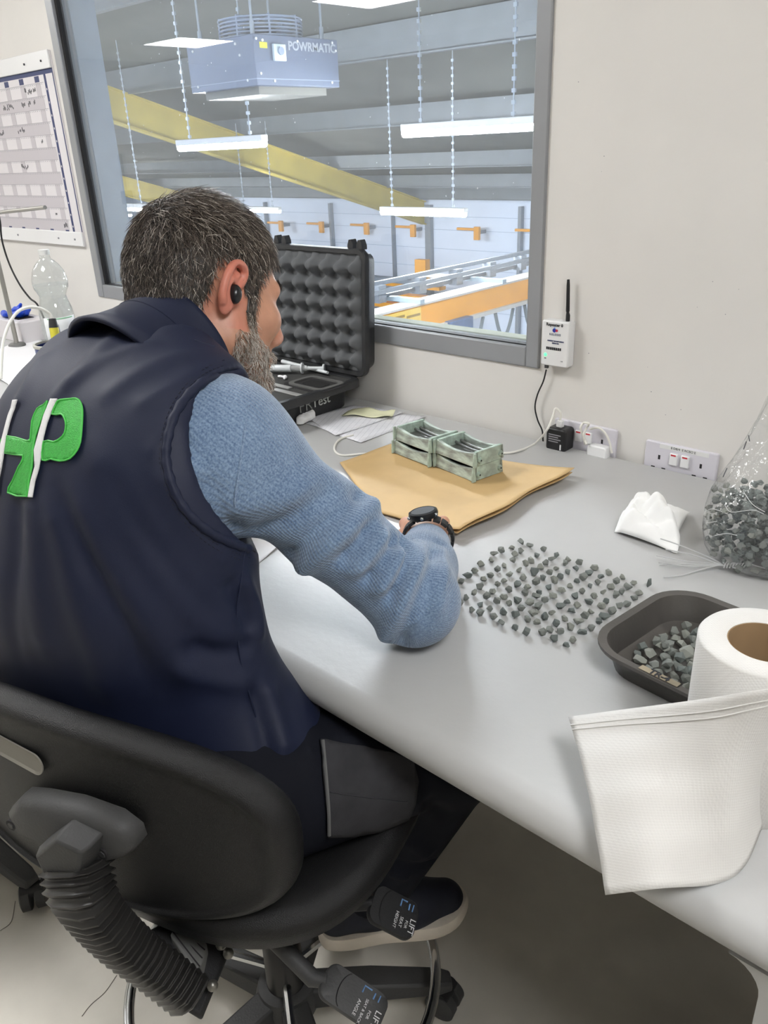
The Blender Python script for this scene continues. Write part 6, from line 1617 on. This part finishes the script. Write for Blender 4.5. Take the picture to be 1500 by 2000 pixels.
def hair_obj(name, parts, label):
    Vs, Fs, Cs = [], [], []; o = 0
    for Vv, Fq, c in parts: Vs.append(Vv); Fs.append(Fq + o); Cs.append(c); o += len(Vv)
    Vs = np.concatenate(Vs) @ HA + HC; me = np_mesh(name, Vs, np.concatenate(Fs)); Cs = np.concatenate(Cs)
    at = me.color_attributes.new('Col', 'FLOAT_COLOR', 'POINT'); at.data.foreach_set('color', np.concatenate([Cs, np.ones((len(Cs), 1))], 1).astype(np.float32).ravel())
    ob = mesh_obj(name, me, m_hair, person); ob['label'] = label; return ob
m_hair = mat('hair', (60, 54, 50), .45); nt = m_hair.node_tree; ca_ = nt.nodes.new('ShaderNodeVertexColor'); ca_.layer_name = 'Col'; nt.links.new(ca_.outputs[0], nt.nodes['Principled BSDF'].inputs['Base Color'])
def shell(mask, off, colr):
    fm = mask[Qh].all(1); q = Qh[fm]; u_, inv = np.unique(q, return_inverse=True)
    deg = np.zeros(len(Ph)); tot_ = np.zeros(len(Ph))
    for i in range(4): np.add.at(tot_, Qh[:, i], 1); np.add.at(deg, Qh[:, i], fm)
    inner = (deg[u_] == tot_[u_])
    Vv = Ph[u_] + Nh[u_] * np.where(inner, off, .0002)[:, None]
    return Vv, inv.reshape(q.shape), np.tile(lin(colr)[:3], (len(u_), 1))
def tint(n, per, pal, wts):
    i = rg.choice(len(pal), n, p=wts); c = np.array([lin(q)[:3] for q in pal])[i] * rg.uniform(.75, 1.25, (n, 1)); return np.repeat(c, per, 0)
wh = V3(-.055, .0, .125)
def hflow(p):
    a = p - wh; a = a / (np.linalg.norm(a, axis=1, keepdims=True) + 1e-6); g_ = np.zeros_like(p); g_[:, 2] = -np.clip((.1 - p[:, 2]) * 8, 0, 1.2); g_[:, 0] = np.where(p[:, 2] > .08, .7, .0) - np.where((p[:, 0] < -.02) & (p[:, 2] < .05), .15, 0)
    return a + g_
top_ = lambda p: np.clip((p[:, 2] - .02) / .09, 0, 1)
n_h = 20000
v1 = strands(hm, n_h, lambda p: .014 + .018 * top_(p), lambda p: .0040 + .0015 * top_(p), .00047, hflow, jit=.42)
grey = tint(n_h, v1[2], [(80, 70, 62), (56, 49, 44), (114, 102, 92), (188, 180, 170)], [.42, .24, .22, .12])
hair_obj('hair', [shell(hm, .0028, (40, 36, 33)), (v1[0], v1[1], grey)], 'short dark brown hair flecked with grey')
n_b = 5600
bfl = lambda p: np.stack([np.full(len(p), .25) + p[:, 0] * 2, p[:, 1] * -1.0, np.full(len(p), -1.0)], 1)
v2 = strands(bm__, n_b, lambda p: np.full(len(p), .010), lambda p: np.full(len(p), .004), .00036, bfl, seg=3, jit=.35)
c2c = tint(n_b, v2[2], [(140, 124, 108), (196, 188, 178), (96, 82, 70), (222, 216, 208)], [.32, .32, .14, .22])
v2s = shell(bm__, .0008, (168, 128, 106))
hair_obj('beard', [v2s, (v2[0], v2[1], c2c)], 'short greying beard')
brow = (np.abs(Z_ - .033) < .0045) & (Y_ > .014) & (Y_ < .05) & (X > .07)
for sgn in (-1, 1):
    v3 = strands(brow & (Ph[:, 1] * sgn > 0), 260, lambda p: np.full(len(p), .008), lambda p: np.full(len(p), .002), .0004, lambda p: np.stack([np.zeros(len(p)), np.sign(p[:, 1]), np.full(len(p), .25)], 1), seg=2, jit=.2)
    tagk(hair_obj('eyebrow', [(v3[0], v3[1], tint(260, v3[2], [(56, 48, 42), (90, 80, 72)], [.7, .3]))], 'dark eyebrow'), kind='stuff')
